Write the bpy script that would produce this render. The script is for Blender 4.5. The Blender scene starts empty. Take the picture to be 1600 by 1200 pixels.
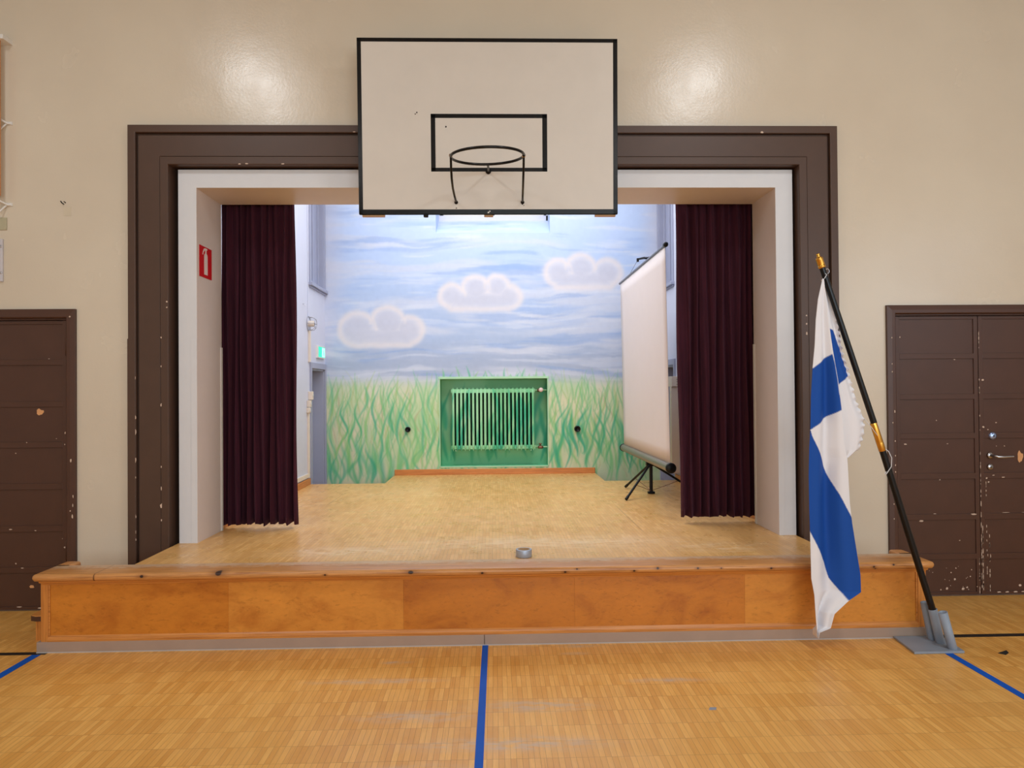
import bpy, bmesh, math, random
import numpy as np
from mathutils import Vector, Matrix

S = bpy.context.scene
COL = S.collection
PI = math.pi

# ------------------------------------------------------------------ camera
cam_d = bpy.data.cameras.new('camera'); cam = bpy.data.objects.new('camera', cam_d); COL.objects.link(cam)
cam_d.sensor_width = 36; cam_d.lens = 24.739; cam_d.clip_start = .05; cam_d.clip_end = 60
RT = Vector((0.99962078, -0.02631915, -0.00809955)); UP = Vector((0.00784633, -0.00971005, 0.99992207)); FW = Vector((0.02639574, 0.99960643, 0.00949986))
cam.matrix_world = Matrix(((RT.x, UP.x, -FW.x, .0146), (RT.y, UP.y, -FW.y, -5.0), (RT.z, UP.z, -FW.z, 1.5101), (0, 0, 0, 1)))
S.camera = cam

# ------------------------------------------------------------------ world, lights, exposure
S.view_settings.view_transform = 'Standard'; S.view_settings.look = 'None'; S.view_settings.gamma = 1
S.view_settings.use_curve_mapping = False
S.view_settings.exposure = 0.13
S.render.engine = 'CYCLES'
try:
    S.cycles.use_denoising = True; S.cycles.denoiser = 'OPENIMAGEDENOISE'
    S.cycles.max_bounces = 8; S.cycles.diffuse_bounces = 5; S.cycles.glossy_bounces = 3
    S.cycles.sample_clamp_indirect = 4; S.cycles.caustics_reflective = False; S.cycles.caustics_refractive = False
except Exception: pass
W = bpy.data.worlds.new('sky'); S.world = W; W.use_nodes = True
W.node_tree.nodes['Background'].inputs[0].default_value = (.75, .87, 1, 1); W.node_tree.nodes['Background'].inputs[1].default_value = 2.2

def area(name, loc, target, sx, sy, power, color, spread=180):
    d = bpy.data.lights.new(name, 'AREA'); d.shape = 'RECTANGLE'; d.size = sx; d.size_y = sy
    d.energy = power; d.color = color; d.spread = math.radians(spread)
    o = bpy.data.objects.new(name, d); COL.objects.link(o); o.location = loc
    o.rotation_euler = (Vector(target) - Vector(loc)).to_track_quat('-Z', 'Y').to_euler()
    return o
# two rows of hall ceiling lamps, high windows behind the viewer, stage lamps and the stage windows
WARM = (1.0, .84, .62); DAY = (.84, .92, 1.0)
for x in (-2.62, 2.34):
    area('hall_lamp', (x, -3.1, 5.02), (x, -2.9, 0), .30, .8, 42, (.93, .97, 1.0))
    area('hall_lamp', (x, -8.0, 5.02), (x, -8.0, 0), .5, 1.3, 46, (.95, .96, .98))
area('hall_daylight', (2.0, -11.5, 2.6), (0.3, 0, .9), 7, 3.0, 365, (.74, .89, 1.0))
area('side_daylight', (5.7, -4.5, 2.6), (0, -1.5, 1.0), 4.0, 1.8, 50, (.66, .82, 1.0))
area('stage_lamp', (0.0, 2.1, 4.5), (0, 2.3, 0), 3.4, 2.6, 112, (.95, .97, 1.0))

# ------------------------------------------------------------------ material helpers
def lin(c):
    return tuple(((v/255)/12.92 if v/255 <= .04045 else ((v/255+.055)/1.055)**2.4) for v in c)
MATS = {}
class NT:
    def __init__(s, name, rough=.5, spec=.5, metal=0):
        m = bpy.data.materials.new(name); m.use_nodes = True; s.m = m; s.t = m.node_tree
        s.b = s.t.nodes['Principled BSDF']; s.b.inputs['Roughness'].default_value = rough
        s.b.inputs['Specular IOR Level'].default_value = spec; s.b.inputs['Metallic'].default_value = metal
        g = s.n('ShaderNodeNewGeometry'); s.pos = g.outputs['Position']; s.nrm = g.outputs['Normal']
    def n(s, typ, **kw):
        x = s.t.nodes.new(typ)
        for k, v in kw.items(): setattr(x, k, v)
        return x
    def l(s, a, b): s.t.links.new(a, b)
    def val(s, sock, v):
        if isinstance(v, bpy.types.NodeSocket): s.l(v, sock)
        else: sock.default_value = v
    def mapping(s, scale=(1, 1, 1), loc=(0, 0, 0), rot=(0, 0, 0), src=None):
        x = s.n('ShaderNodeMapping'); s.l(src or s.pos, x.inputs[0])
        x.inputs['Location'].default_value = loc; x.inputs['Rotation'].default_value = rot; x.inputs['Scale'].default_value = scale
        return x.outputs[0]
    def noise(s, vec, scale=5, detail=3, rough=.5, dist=0):
        x = s.n('ShaderNodeTexNoise'); s.l(vec, x.inputs['Vector']); x.inputs['Scale'].default_value = scale
        x.inputs['Detail'].default_value = detail; x.inputs['Roughness'].default_value = rough; x.inputs['Distortion'].default_value = dist
        return x.outputs[0]
    def ramp(s, fac, stops):
        x = s.n('ShaderNodeValToRGB'); s.l(fac, x.inputs[0]); e = x.color_ramp.elements
        while len(e) < len(stops): e.new(.5)
        for i, (p, c) in enumerate(stops):
            e[i].position = p; c = c if isinstance(c, tuple) else (c, c, c); e[i].color = (*c[:3], 1)
        return x.outputs[0]
    def mix(s, f, a, b, mode='MIX'):
        x = s.n('ShaderNodeMix', data_type='RGBA', blend_type=mode)
        s.val(x.inputs[0], f)
        for i, v in ((6, a), (7, b)):
            s.val(x.inputs[i], v if isinstance(v, bpy.types.NodeSocket) else (*v[:3], 1))
        return x.outputs[2]
    def math(s, op, a, b=0.0, c=None):
        x = s.n('ShaderNodeMath', operation=op); s.val(x.inputs[0], a); s.val(x.inputs[1], b)
        if c is not None: s.val(x.inputs[2], c)
        return x.outputs[0]
    def sep(s, vec=None):
        x = s.n('ShaderNodeSeparateXYZ'); s.l(vec or s.pos, x.inputs[0]); return x.outputs
    def color(s, v): s.val(s.b.inputs['Base Color'], v if isinstance(v, bpy.types.NodeSocket) else (*v[:3], 1))
    def rough(s, v): s.val(s.b.inputs['Roughness'], v)
    def bump(s, h, strength=.2, dist=.002):
        x = s.n('ShaderNodeBump'); x.inputs['Strength'].default_value = strength; x.inputs['Distance'].default_value = dist
        s.l(h, x.inputs['Height']); s.l(x.outputs[0], s.b.inputs['Normal'])
    def spots(s, pts, soft=.35):
        """mask of small round marks at given world points: (x, y, z, rx, ry, rz)"""
        out = None
        for (x, y, z, rx, ry, rz) in pts:
            sub = s.n('ShaderNodeVectorMath', operation='SUBTRACT'); s.l(s.pos, sub.inputs[0]); sub.inputs[1].default_value = (x, y, z)
            dv = s.n('ShaderNodeVectorMath', operation='DIVIDE'); s.l(sub.outputs[0], dv.inputs[0]); dv.inputs[1].default_value = (rx, ry, rz)
            ln = s.n('ShaderNodeVectorMath', operation='LENGTH'); s.l(dv.outputs[0], ln.inputs[0])
            mr = s.n('ShaderNodeMapRange', interpolation_type='SMOOTHSTEP'); s.l(ln.outputs['Value'], mr.inputs[0])
            mr.inputs[1].default_value = 1 - soft; mr.inputs[2].default_value = 1; mr.inputs[3].default_value = 1; mr.inputs[4].default_value = 0
            out = mr.outputs[0] if out is None else s.math('MAXIMUM', out, mr.outputs[0])
        return out

def paint(name, rgb, rough=.5, var=.06, bump=.05, scale=6, spec=.5, metal=0):
    if name in MATS: return MATS[name]
    t = NT(name, rough, spec, metal); c = lin(rgb)
    nz = t.noise(t.pos, scale, 4, .6)
    a = tuple(v*(1-var) for v in c); b = tuple(min(1, v*(1+var)) for v in c)
    t.color(t.ramp(nz, [(.3, a), (.7, b)]))
    if bump: t.bump(t.noise(t.pos, 180, 2), bump, .001)
    MATS[name] = t.m; return t.m

def m_wall():
    t = NT('cream_wall_paint', .22, .5)
    nz = t.noise(t.pos, 1.3, 3, .5)
    c = t.ramp(nz, [(.3, lin((207, 193, 173))), (.7, lin((213, 200, 180)))])
    smudge = t.ramp(t.noise(t.pos, 9, 5, .7), [(.62, 0.0), (.8, 1.0)])
    c = t.mix(t.math('MULTIPLY', smudge, .10), c, lin((176, 158, 136)))
    t.color(c)
    h = t.math('ADD', t.noise(t.pos, 55, 3, .6), t.math('MULTIPLY', t.noise(t.pos, 6, 3), 2.5))
    t.bump(h, .22, .0025)
    t.rough(t.ramp(t.noise(t.pos, 4, 3), [(.3, .21), (.7, .28)]))
    return t.m

def m_parquet(name, light, dark, worn, bw, bh, rot=0, scuffs=(), rough=.3, seams=(), scol=(190, 174, 158)):
    t = NT(name, rough, .5)
    v = t.mapping((1, 1, 1), rot=(0, 0, rot))
    br = t.n('ShaderNodeTexBrick', offset=0.0, squash=1.0); t.l(v, br.inputs['Vector'])
    br.inputs['Scale'].default_value = 1; br.inputs['Brick Width'].default_value = bw; br.inputs['Row Height'].default_value = bh
    br.inputs['Mortar Size'].default_value = .0009; br.inputs['Mortar Smooth'].default_value = .6; br.inputs['Bias'].default_value = 0
    br.inputs['Color1'].default_value = (*light, 1); br.inputs['Color2'].default_value = (*dark, 1)
    br.inputs['Mortar'].default_value = (*[x*.38 for x in dark], 1)
    grain = t.noise(t.mapping((90, 9, 1)), 1, 4, .6)
    c = t.mix(t.math('MULTIPLY', t.ramp(grain, [(.35, 1.0), (.65, 0.0)]), .28), br.outputs[0], [x*.72 for x in dark])
    # square blocks of strips, slightly different from one to the next
    blk = t.n('ShaderNodeTexBrick', offset=.5, squash=1.0); t.l(v, blk.inputs['Vector'])
    blk.inputs['Scale'].default_value = 1; blk.inputs['Brick Width'].default_value = .42; blk.inputs['Row Height'].default_value = bh
    blk.inputs['Mortar Size'].default_value = .0008; blk.inputs['Color1'].default_value = (1, 1, 1, 1); blk.inputs['Color2'].default_value = (.92, .90, .88, 1)
    blk.inputs['Mortar'].default_value = (.55, .5, .45, 1)
    c = t.mix(.6, c, blk.outputs[0], 'MULTIPLY')
    big = t.noise(t.pos, 1.1, 4, .6)
    c = t.mix(t.math('MULTIPLY', t.ramp(big, [(.4, 0.0), (.7, 1.0)]), .35), c, worn)
    if scuffs:
        m = t.spots(scuffs, .95)
        m = t.math('MULTIPLY', m, t.ramp(t.noise(t.mapping((9, 30, 1)), 1, 5, .7), [(.38, 0.0), (.60, 1.0)]))
        c = t.mix(t.math('MULTIPLY', m, .72), c, lin(scol))
    if seams: c = t.mix(t.math('MULTIPLY', t.spots(seams, .3), .55), c, [x*.35 for x in dark])
    t.color(c)
    t.rough(t.ramp(t.noise(t.pos, 7, 4, .6), [(.3, rough-.06), (.75, rough+.14)]))
    t.bump(t.math('ADD', br.outputs['Fac'], t.math('MULTIPLY', grain, -.3)), .25, -.0012)
    return t.m

def m_wood(name, base, dark, axis=0, rough=.4, knots=(), worn=None, contrast=.7, burl=False, worn_z=None, across=16):
    t = NT(name, rough, .5)
    sc = [across]*3; sc[axis] = 1.1
    if burl: sc = [5, 5, 9]
    v = t.mapping(tuple(sc), rot=(0, .5, 0) if burl else (0, 0, 0))
    g = t.noise(v, 1.4 if not burl else .55, 6, .62, 1.2 if not burl else .7)
    c = t.ramp(g, [(.25, dark), (.5, base), (.75, tuple(min(1, x*1.13) for x in base))])
    fine = t.noise(t.mapping(tuple(s*4.5 for s in sc), rot=(0, -.6, 0) if burl else (0, 0, 0)), 1.2, 3, .6)
    if burl: contrast *= .45
    c = t.mix(t.math('MULTIPLY', t.ramp(fine, [(.33, 1.0), (.56, 0.0)]), .35*contrast), c, tuple(x*.5 for x in dark))
    if burl:
        fl = t.noise(t.mapping((26, 26, 60), rot=(0, .7, 0)), 1.0, 4, .6)
        c = t.mix(t.math('MULTIPLY', t.ramp(fl, [(.58, 0.0), (.66, 1.0)]), .28), c, tuple(x*.55 for x in dark))
    if worn:
        yy = t.sep()[1]
        w = t.math('ADD', t.math('MULTIPLY', t.math('SUBTRACT', yy, worn_z), 9), t.math('MULTIPLY', t.math('SUBTRACT', t.noise(t.mapping((22, 40, 40)), 1, 5, .7), .5), 2.6))
        w = t.ramp(w, [(.25, 0.0), (.75, 1.0)])
        c = t.mix(t.math('MULTIPLY', w, .75), c, worn)
        dk = t.ramp(t.noise(t.mapping((14, 60, 60)), 1, 5, .7), [(.60, 0.0), (.68, 1.0)])
        c = t.mix(t.math('MULTIPLY', t.math('MULTIPLY', dk, w), .7), c, tuple(x*.35 for x in dark))
    if knots:
        ring = t.spots([(x, y, z, rx*4.0, ry*2.6, rz*1.9) for x, y, z, rx, ry, rz in knots], 1.0)
        c = t.mix(t.math('MULTIPLY', ring, .75), c, tuple(x*.6 for x in dark))
        c = t.mix(t.spots(knots, .4), c, lin((48, 22, 10)))
    t.color(c); t.bump(fine, .15, .0015)
    return t.m

CHIP = paint('bare_chip', (205, 180, 160), .7, .1)
MATS['wall'] = m_wall()
SCUFF = [(-.536, -1.045, 0, .13, .04, .1), (.489, -.85, 0, .16, .03, .1), (.47, -.96, 0, .12, .03, .1), (.20, -1.62, 0, .42, .10, .1),
         (-.36, -1.71, 0, .40, .09, .1), (.08, -1.98, 0, .60, .10, .1), (-.62, -1.30, 0, .5, .05, .1), (-.30, -2.2, 0, .35, .1, .1), (.9, -1.35, 0, .3, .05, .1)]
MATS['floor'] = m_parquet('hall_parquet', lin((242, 184, 98)), lin((220, 156, 72)), lin((238, 188, 112)), .0245, .14, 0, SCUFF, .36)
MATS['deck'] = m_parquet('stage_parquet', lin((240, 188, 116)), lin((220, 164, 92)), lin((240, 196, 138)), .0245, .14, 0,
                         [(.4, -.1, .453, 1.6, .35, .2), (-.9, -.3, .453, .8, .25, .2), (1.5, -.3, .453, .5, .25, .2)], .30,  # pale patches at deck front: wear, plus sheen put into the colour
                         [(-.02, 2.11, .453, .92, .006, 9), (1.12, .80, .453, .005, .82, 9), (-1.55, 2.0, .453, .005, .5, 9)], (244, 212, 172))
PINE = lin((196, 128, 66)); PINED = lin((150, 82, 34))
def knot(x, z, r): return (x, -.83, z, r, .05, r*.8)
MATS['lip'] = m_wood('worn_pine', lin((204, 142, 80)), lin((156, 94, 44)), 0, .38,
    [(-2.315, -.83, .43, .0022, .3, .05), knot(-2.04, .447, .013), knot(-1.60, .458, .022), knot(-.98, .44, .008), knot(-.48, .444, .011), (-.48, -.83, .447, .02, .05, .012), knot(-.06, .437, .010), knot(.43, .436, .010),
     knot(.50, .452, .007), knot(.84, .437, .009), knot(.98, .45, .010), knot(1.22, .447, .008), knot(1.36, .445, .006), knot(1.66, .440, .009), knot(2.28, .440, .009), knot(2.29, .428, .007), knot(2.40, .45, .008)],
    lin((210, 178, 146)), 1.3, worn_z=-.74, across=42)
MATS['pine_trim'] = m_wood('amber_pine_trim', lin((204, 134, 64)), lin((150, 82, 28)), 0, .38, across=50)
MATS['pine_post'] = m_wood('amber_pine_post', lin((202, 130, 60)), lin((156, 86, 30)), 2, .38, across=30)
MATS['veneer0'] = m_wood('birch_veneer_amber', lin((198, 122, 40)), lin((166, 88, 22)), 0, .36, burl=True)
MATS['veneer1'] = m_wood('birch_veneer_light', lin((208, 136, 54)), lin((178, 102, 32)), 0, .36, burl=True)
MATS['veneer2'] = m_wood('birch_veneer_deep', lin((192, 116, 38)), lin((156, 82, 20)), 0, .36, burl=True)
MATS['veneer3'] = m_wood('birch_veneer_mottled', lin((194, 118, 40)), lin((154, 78, 18)), 0, .36, burl=True)
MATS['skirt'] = paint('lilac_grey_paint', (163, 140, 124), .45, .04)
MATS['base'] = m_wood('orange_beech', lin((208, 132, 66)), lin((178, 98, 40)), 0, .4)
BROWN = paint('brown_gloss_paint', (80, 58, 46), .42, .05, .05, spec=.4)
BROWND = paint('brown_door_paint', (78, 50, 38), .40, .06, .05, spec=.4)
WHITE = paint('white_liner_paint', (216, 216, 219), .45, .02)
REVEAL = paint('pinkish_reveal_paint', (216, 204, 198), .45, .02)
BLACK = paint('black_paint', (17, 15, 16), .22, .05, .15, spec=.28)
BLACKM = paint('black_plastic', (14, 14, 15), .4, .05, spec=.3)
GREYBLUE = paint('blue_grey_paint', (158, 162, 182), .45, .03)
STAGEW = paint('pale_blue_wall_paint', (206, 209, 224), .5, .02)
CREAM = paint('cream_plastic', (226, 212, 196), .45, .03)
CREAMW = paint('white_enamel', (224, 220, 214), .4, .03)
GREY = paint('grey_enamel', (138, 148, 162), .45, .05)
STEEL = paint('brushed_steel', (190, 190, 196), .28, .05, 0, metal=1)
BRASS = paint('polished_brass', (214, 160, 72), .28, .05, 0, metal=1)
COPPER = paint('dull_copper', (140, 96, 76), .45, .1, 0, metal=.6)
RED = paint('signal_red', (196, 18, 28), .4, .03)
SIGNW = paint('sign_white', (226, 208, 204), .4, .03)
BLUE = paint('blue_floor_tape', (8, 84, 184), .6, .06, spec=.2)
BTAPE = paint('black_floor_tape', (26, 22, 20), .5, .06)
BOARD = paint('board_white', (210, 201, 190), .42, .02)
SCREENM = paint('screen_cloth', (226, 216, 212), .7, .01)
GREYALU = paint('grey_anodised_case', (128, 122, 112), .35, .04, 0, metal=.3)
TAN = paint('raw_batten', (200, 164, 128), .6, .05)
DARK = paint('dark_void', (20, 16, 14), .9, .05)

# ------------------------------------------------------------------ mesh builder
class MB:
    def __init__(s): s.v = []; s.f = []; s.m = []; s.sm = []
    def add(s, vs, fs, m=0, smooth=False):
        o = len(s.v); s.v += [tuple(v) for v in vs]
        for f in fs: s.f.append(tuple(i+o for i in f)); s.m.append(m); s.sm.append(smooth)
        return s
    def box(s, a, b, m=0):
        x0, y0, z0 = [min(p, q) for p, q in zip(a, b)]; x1, y1, z1 = [max(p, q) for p, q in zip(a, b)]
        return s.add([(x0,y0,z0),(x1,y0,z0),(x1,y1,z0),(x0,y1,z0),(x0,y0,z1),(x1,y0,z1),(x1,y1,z1),(x0,y1,z1)],
              [(0,3,2,1),(4,5,6,7),(0,1,5,4),(1,2,6,5),(2,3,7,6),(3,0,4,7)], m)
    def tube(s, pts, r, n=12, m=0, closed=False, caps=True):
        pts = [Vector(p) for p in pts]; N = len(pts); rs = r if isinstance(r, (list, tuple)) else [r]*N
        rings = []; ref = None
        for i, p in enumerate(pts):
            if closed: d = pts[(i+1) % N]-pts[i-1]
            else: d = pts[min(i+1, N-1)]-pts[max(i-1, 0)]
            d.normalize()
            if ref is None:
                ref = d.orthogonal().normalized()
            ref = (ref-d*ref.dot(d)).normalized(); bi = d.cross(ref)
            rings.append([p+(ref*math.cos(2*PI*k/n)+bi*math.sin(2*PI*k/n))*rs[i] for k in range(n)])
        vs = [v for rg in rings for v in rg]; fs = []
        for i in range(N if closed else N-1):
            j = (i+1) % N
            for k in range(n): fs.append((i*n+k, i*n+(k+1) % n, j*n+(k+1) % n, j*n+k))
        s.add(vs, fs, m, True)
        if caps and not closed:
            s.add(rings[0], [tuple(range(n-1, -1, -1))], m); s.add(rings[-1], [tuple(range(n))], m)
        return s
    def lathe(s, prof, origin, axis=(0, 0, 1), n=24, m=0, smooth=True):
        ax = Vector(axis).normalized(); u = ax.orthogonal().normalized(); w = ax.cross(u); o = Vector(origin)
        vs = []; fs = []
        for (r, h) in prof:
            for k in range(n): vs.append(o+ax*h+(u*math.cos(2*PI*k/n)+w*math.sin(2*PI*k/n))*max(r, 1e-5))
        for i in range(len(prof)-1):
            for k in range(n): fs.append((i*n+k, i*n+(k+1) % n, (i+1)*n+(k+1) % n, (i+1)*n+k))
        return s.add(vs, fs, m, smooth)
    def prism(s, poly, fn, d0, d1, m=0):
        n = len(poly); vs = [fn(a, b, d0) for a, b in poly]+[fn(a, b, d1) for a, b in poly]
        return s.add(vs, [tuple(range(n)), tuple(range(2*n-1, n-1, -1))]+[(i, i+n, (i+1) % n+n, (i+1) % n) for i in range(n)], m)
    def blob(s, c, r, nx, m=0, seed=0, n=9, off=.0006):
        """irregular flat chip of paint on the plane y = c[1], facing -y"""
        rnd = random.Random(seed); vs = []
        for k in range(n):
            a = 2*PI*k/n; q = r*(.7+.5*rnd.random()); vs.append((c[0]+math.cos(a)*q, c[1]-off, c[2]+math.sin(a)*q*nx))
        return s.add(vs, [tuple(range(n))], m)
    def build(s, name, mats, parent=None, bevel=0, weld=False, smooth_all=False, seg=2):
        if not isinstance(mats, (list, tuple)): mats = [mats]
        me = bpy.data.meshes.new(name)
        if parent is None:
            a = np.array(s.v); lo, hi = a.min(0), a.max(0); org = Vector(((lo[0]+hi[0])/2, (lo[1]+hi[1])/2, lo[2]))
        else: org = Vector((0, 0, 0))
        me.from_pydata([tuple(Vector(v)-org) for v in s.v], [], s.f)
        for m in mats: me.materials.append(m)
        me.polygons.foreach_set('material_index', s.m); me.polygons.foreach_set('use_smooth', s.sm)
        bm = bmesh.new(); bm.from_mesh(me)
        if weld: bmesh.ops.remove_doubles(bm, verts=bm.verts, dist=1e-5)
        bmesh.ops.recalc_face_normals(bm, faces=bm.faces) if not getattr(s, 'keep', False) else None
        bm.to_mesh(me); bm.free()
        if smooth_all: me.polygons.foreach_set('use_smooth', [True]*len(me.polygons))
        o = bpy.data.objects.new(name, me); COL.objects.link(o); o.location = org
        if parent is not None:
            o.parent = parent; o.location = -wloc(parent)
        if bevel:
            b = o.modifiers.new('bevel', 'BEVEL'); b.width = bevel; b.segments = seg; b.limit_method = 'ANGLE'; b.angle_limit = math.radians(50)
        return o
def wloc(o):
    p = Vector(o.location)
    while o.parent: o = o.parent; p += Vector(o.location)
    return p
def thing(name, label, cat, loc, group=None):
    o = bpy.data.objects.new(name, None); COL.objects.link(o); o.location = loc; o.empty_display_size = .1
    o['label'] = label; o['category'] = cat
    if group: o['group'] = group
    return o
def tag(o, label, cat, group=None):
    o['label'] = label; o['category'] = cat
    if group: o['group'] = group
    return o
def struct(o): o['kind'] = 'structure'; return o
def B(a, b, m=0): return MB().box(a, b, m)

def cells(us, vs_, holes, fn, d0, d1, m=0):
    """slab between depths d0 and d1 over the grid us x vs_, leaving rectangular holes open"""
    b = MB()
    def inside(u, v): return any(h[0]-1e-6 < u < h[2]+1e-6 and h[1]-1e-6 < v < h[3]+1e-6 for h in holes)
    nu, nv = len(us)-1, len(vs_)-1
    full = [[not inside((us[i]+us[i+1])/2, (vs_[j]+vs_[j+1])/2) for j in range(nv)] for i in range(nu)]
    for i in range(nu):
        for j in range(nv):
            if not full[i][j]: continue
            a, c, e, g = us[i], us[i+1], vs_[j], vs_[j+1]
            for d in (d0, d1): b.add([fn(a, e, d), fn(c, e, d), fn(c, g, d), fn(a, g, d)], [(0, 1, 2, 3)], m)
            for (di, dj, p, q) in ((-1, 0, (a, e), (a, g)), (1, 0, (c, e), (c, g)), (0, -1, (a, e), (c, e)), (0, 1, (a, g), (c, g))):
                I, J = i+di, j+dj
                if not (0 <= I < nu and 0 <= J < nv and full[I][J]):
                    b.add([fn(*p, d0), fn(*q, d0), fn(*q, d1), fn(*p, d1)], [(0, 1, 2, 3)], m)
    return b
XZ = lambda a, b, d: (a, d, b)
YZ = lambda a, b, d: (d, a, b)
XY = lambda a, b, d: (a, b, d)

# ------------------------------------------------------------------ hall shell
HX0, HX1, HY0, HZ = -5.6, 6.0, -12.5, 5.6
struct(MB().box((HX0, HY0, -.1), (HX1, 4.6, 0)).build('floor', MATS['floor']))
DL = (-4.24, 0, -2.905, 2.095); DR = (2.853, 0, 4.20, 2.092)
OPN = (-2.262, 0, 2.227, 3.125)
us = [HX0, DL[0], DL[2], OPN[0], OPN[2], DR[0], DR[2], HX1]; vs = [0, DR[3], DL[3], OPN[3], HZ]
struct(cells(us, vs, [DL, DR, OPN], XZ, 0, .30).build('wall_front', MATS['wall'], weld=True))
struct(B((HX0-.1, HY0, 0), (HX0, .3, HZ)).build('wall_left', paint('hall_side_paint', (214, 212, 206), .5)))
struct(B((HX1, HY0, 0), (HX1+.1, .3, HZ)).build('wall_right', paint('hall_side_paint', (214, 212, 206), .5)))
struct(B((HX0-.1, HY0-.1, 0), (HX1+.1, HY0, HZ)).build('wall_back', paint('hall_side_paint', (214, 212, 206), .5)))
struct(B((HX0-.1, HY0-.1, HZ), (HX1+.1, .3, HZ+.1)).build('ceiling', paint('warm_ceiling', (176, 164, 142), .7)))

# floor markings, laid on the parquet
def tape(name, pts, m, label):
    b = MB(); b.prism(pts, XY, .0002, .0012); tag(b.build(name, m), label, 'floor line')
tape('floor_line', [(-.063, -.792), (-.028, -.792), (-.052, -3.9), (-.088, -3.9)], BLUE, 'blue floor line running straight towards the viewer from the middle of the stage front')
tape('floor_line', [(-2.672, -.835), (-2.622, -.835), (-2.622, -3.9), (-2.672, -3.9)], BLUE, 'blue floor line on the left, starting at the left corner of the stage')
tape('floor_line', [(2.560, -.80), (2.606, -.80), (2.606, -3.9), (2.560, -3.9)], BLUE, 'blue floor line on the right, running out from under the grey flag stand')
tape('floor_line', [(-5.5, -.832), (-2.60, -.832), (-2.60, -.790), (-5.5, -.790)], BTAPE, 'black floor line at the left, ending at the left end of the stage')
tape('floor_line', [(2.682, -.812), (5.9, -.812), (5.9, -.765), (2.682, -.765)], BTAPE, 'black floor line at the right, beyond the grey flag stand')
# dark patch of dirt
tag(MB().prism([(2.885, -1.10), (2.925, -1.07), (2.94, -1.03), (2.90, -1.05), (2.86, -1.07)], XY, .0002, .001).build('floor_stain', DARK), 'small dark smudge on the parquet right of the flag stand', 'stain')
tag(MB().prism([(1.015, -1.70), (1.05, -1.70), (1.06, -1.675), (1.03, -1.672)], XY, .0002, .001).build('floor_stain', GREY), 'tiny grey paint mark on the open parquet in front of the stage', 'stain')

# ------------------------------------------------------------------ brown portal surround (trim)
def portal(name, prof, x0, x1, zt, mats, z0=0.0, seg_m=0):
    """profile (d inward, y) swept up the left side, over the top and down the right side"""
    b = MB(); n = len(prof)
    rows = [[(x0+d, y, z0) for d, y in prof], [(x0+d, y, zt-d) for d, y in prof], [(x1-d, y, zt-d) for d, y in prof], [(x1-d, y, z0) for d, y in prof]]
    vs = [p for r in rows for p in r]
    b.add(vs, [(r*n+i, r*n+(i+1) % n, (r+1)*n+(i+1) % n, (r+1)*n+i) for r in range(3) for i in range(n)])
    b.add(rows[0], [tuple(range(n))]); b.add(rows[3], [tuple(range(n))])
    return b
X0, X1, ZT = -2.522, 2.488, 3.386
def chips(b, lst, m, y):
    for i, (x, z, r, st) in enumerate(lst): b.blob((x, y, z), r, st, m, seed=i*7+3)
p = portal('trim', [(0, .0), (0, -.045), (.050, -.045), (.053, -.041), (.053, .0)], X0, X1, ZT, BROWN)
chips(p, [(X0+.048, 1.62, .006, 2), (X0+.049, 1.345, .007, 2.2), (X0+.049, 1.24, .008, 2.6), (X0+.049, 1.05, .007, 2.8), (X0+.05, .93, .005, 1.5), (X0+.045, .80, .005, 2), (X0+.03, .74, .006, 1.3),
          (X0+.048, .66, .006, 2.4), (X0+.047, .55, .006, 2.2), (X0+.05, .50, .005, 1.6), (X0+.04, 1.75, .004, 1), (X1-.05, 1.30, .006, 2), (X1-.05, 1.25, .005, 2), (X1-.05, 1.45, .004, 1.5), (1.945, 3.338, .012, .6), (-.95, 3.337, .012, .3)], 1, -.0455)
# the skirting-height board of the outer band, a hair wider below its joint
struct(p.build('trim_1', [BROWN, CHIP], bevel=.002))
p = portal('trim', [(.053, .0), (.053, -.012), (.071, -.012), (.071, -.034), (.216, -.034), (.218, -.030), (.218, .0)], X0, X1, ZT, BROWN)
struct(p.build('trim_2', [BROWN, CHIP], bevel=.0012))
p = portal('trim', [(.218, .0), (.218, -.026), (.2205, -.026), (.2215, -.040), (.273, -.040), (.276, -.036), (.276, .28), (.270, .28), (.270, .0)], X0, X1, ZT, BROWN)
chips(p, [(X0+.226, 1.90, .006, 1), (X0+.228, 1.70, .006, 1.3), (X0+.225, 1.43, .005, 2.4), (X0+.224, 1.0, .004, 2), (X0+.224, .85, .005, 3), (X0+.226, .73, .012, 1.5), (X0+.224, .63, .005, 2),
          (X0+.266, 2.15, .006, 1), (X0+.266, 2.11, .005, 1), (X1-.236, 2.03, .006, 1), (X1-.236, 1.97, .006, 1.2), (X1-.236, 1.90, .006, 2), (X1-.236, 1.87, .006, 1),
          (-1.75, 3.113, .010, .4), (-1.70, 3.114, .012, .35), (-1.45, 3.113, .014, .3)], 1, -.0405)
struct(p.build('trim_3', [BROWN, CHIP], bevel=.0012))
for i, (a, c, y) in enumerate([(X0-.004, X0+.049, -.047), (X1-.049, X1+.004, -.047)]):
    b = B((a, -.002, 0), (c, y, 1.892)); struct(b.build('trim_%d' % (4+i), [BROWN, CHIP], bevel=.001))
for i, (a, c, y) in enumerate([(X0+.228, X0+.272, -.042), (X1-.272, X1-.228, -.042)]):
    struct(B((a, -.030, .4528), (c, y, 1.892)).build('trim_%d' % (6+i), BROWN, bevel=.001))

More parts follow.
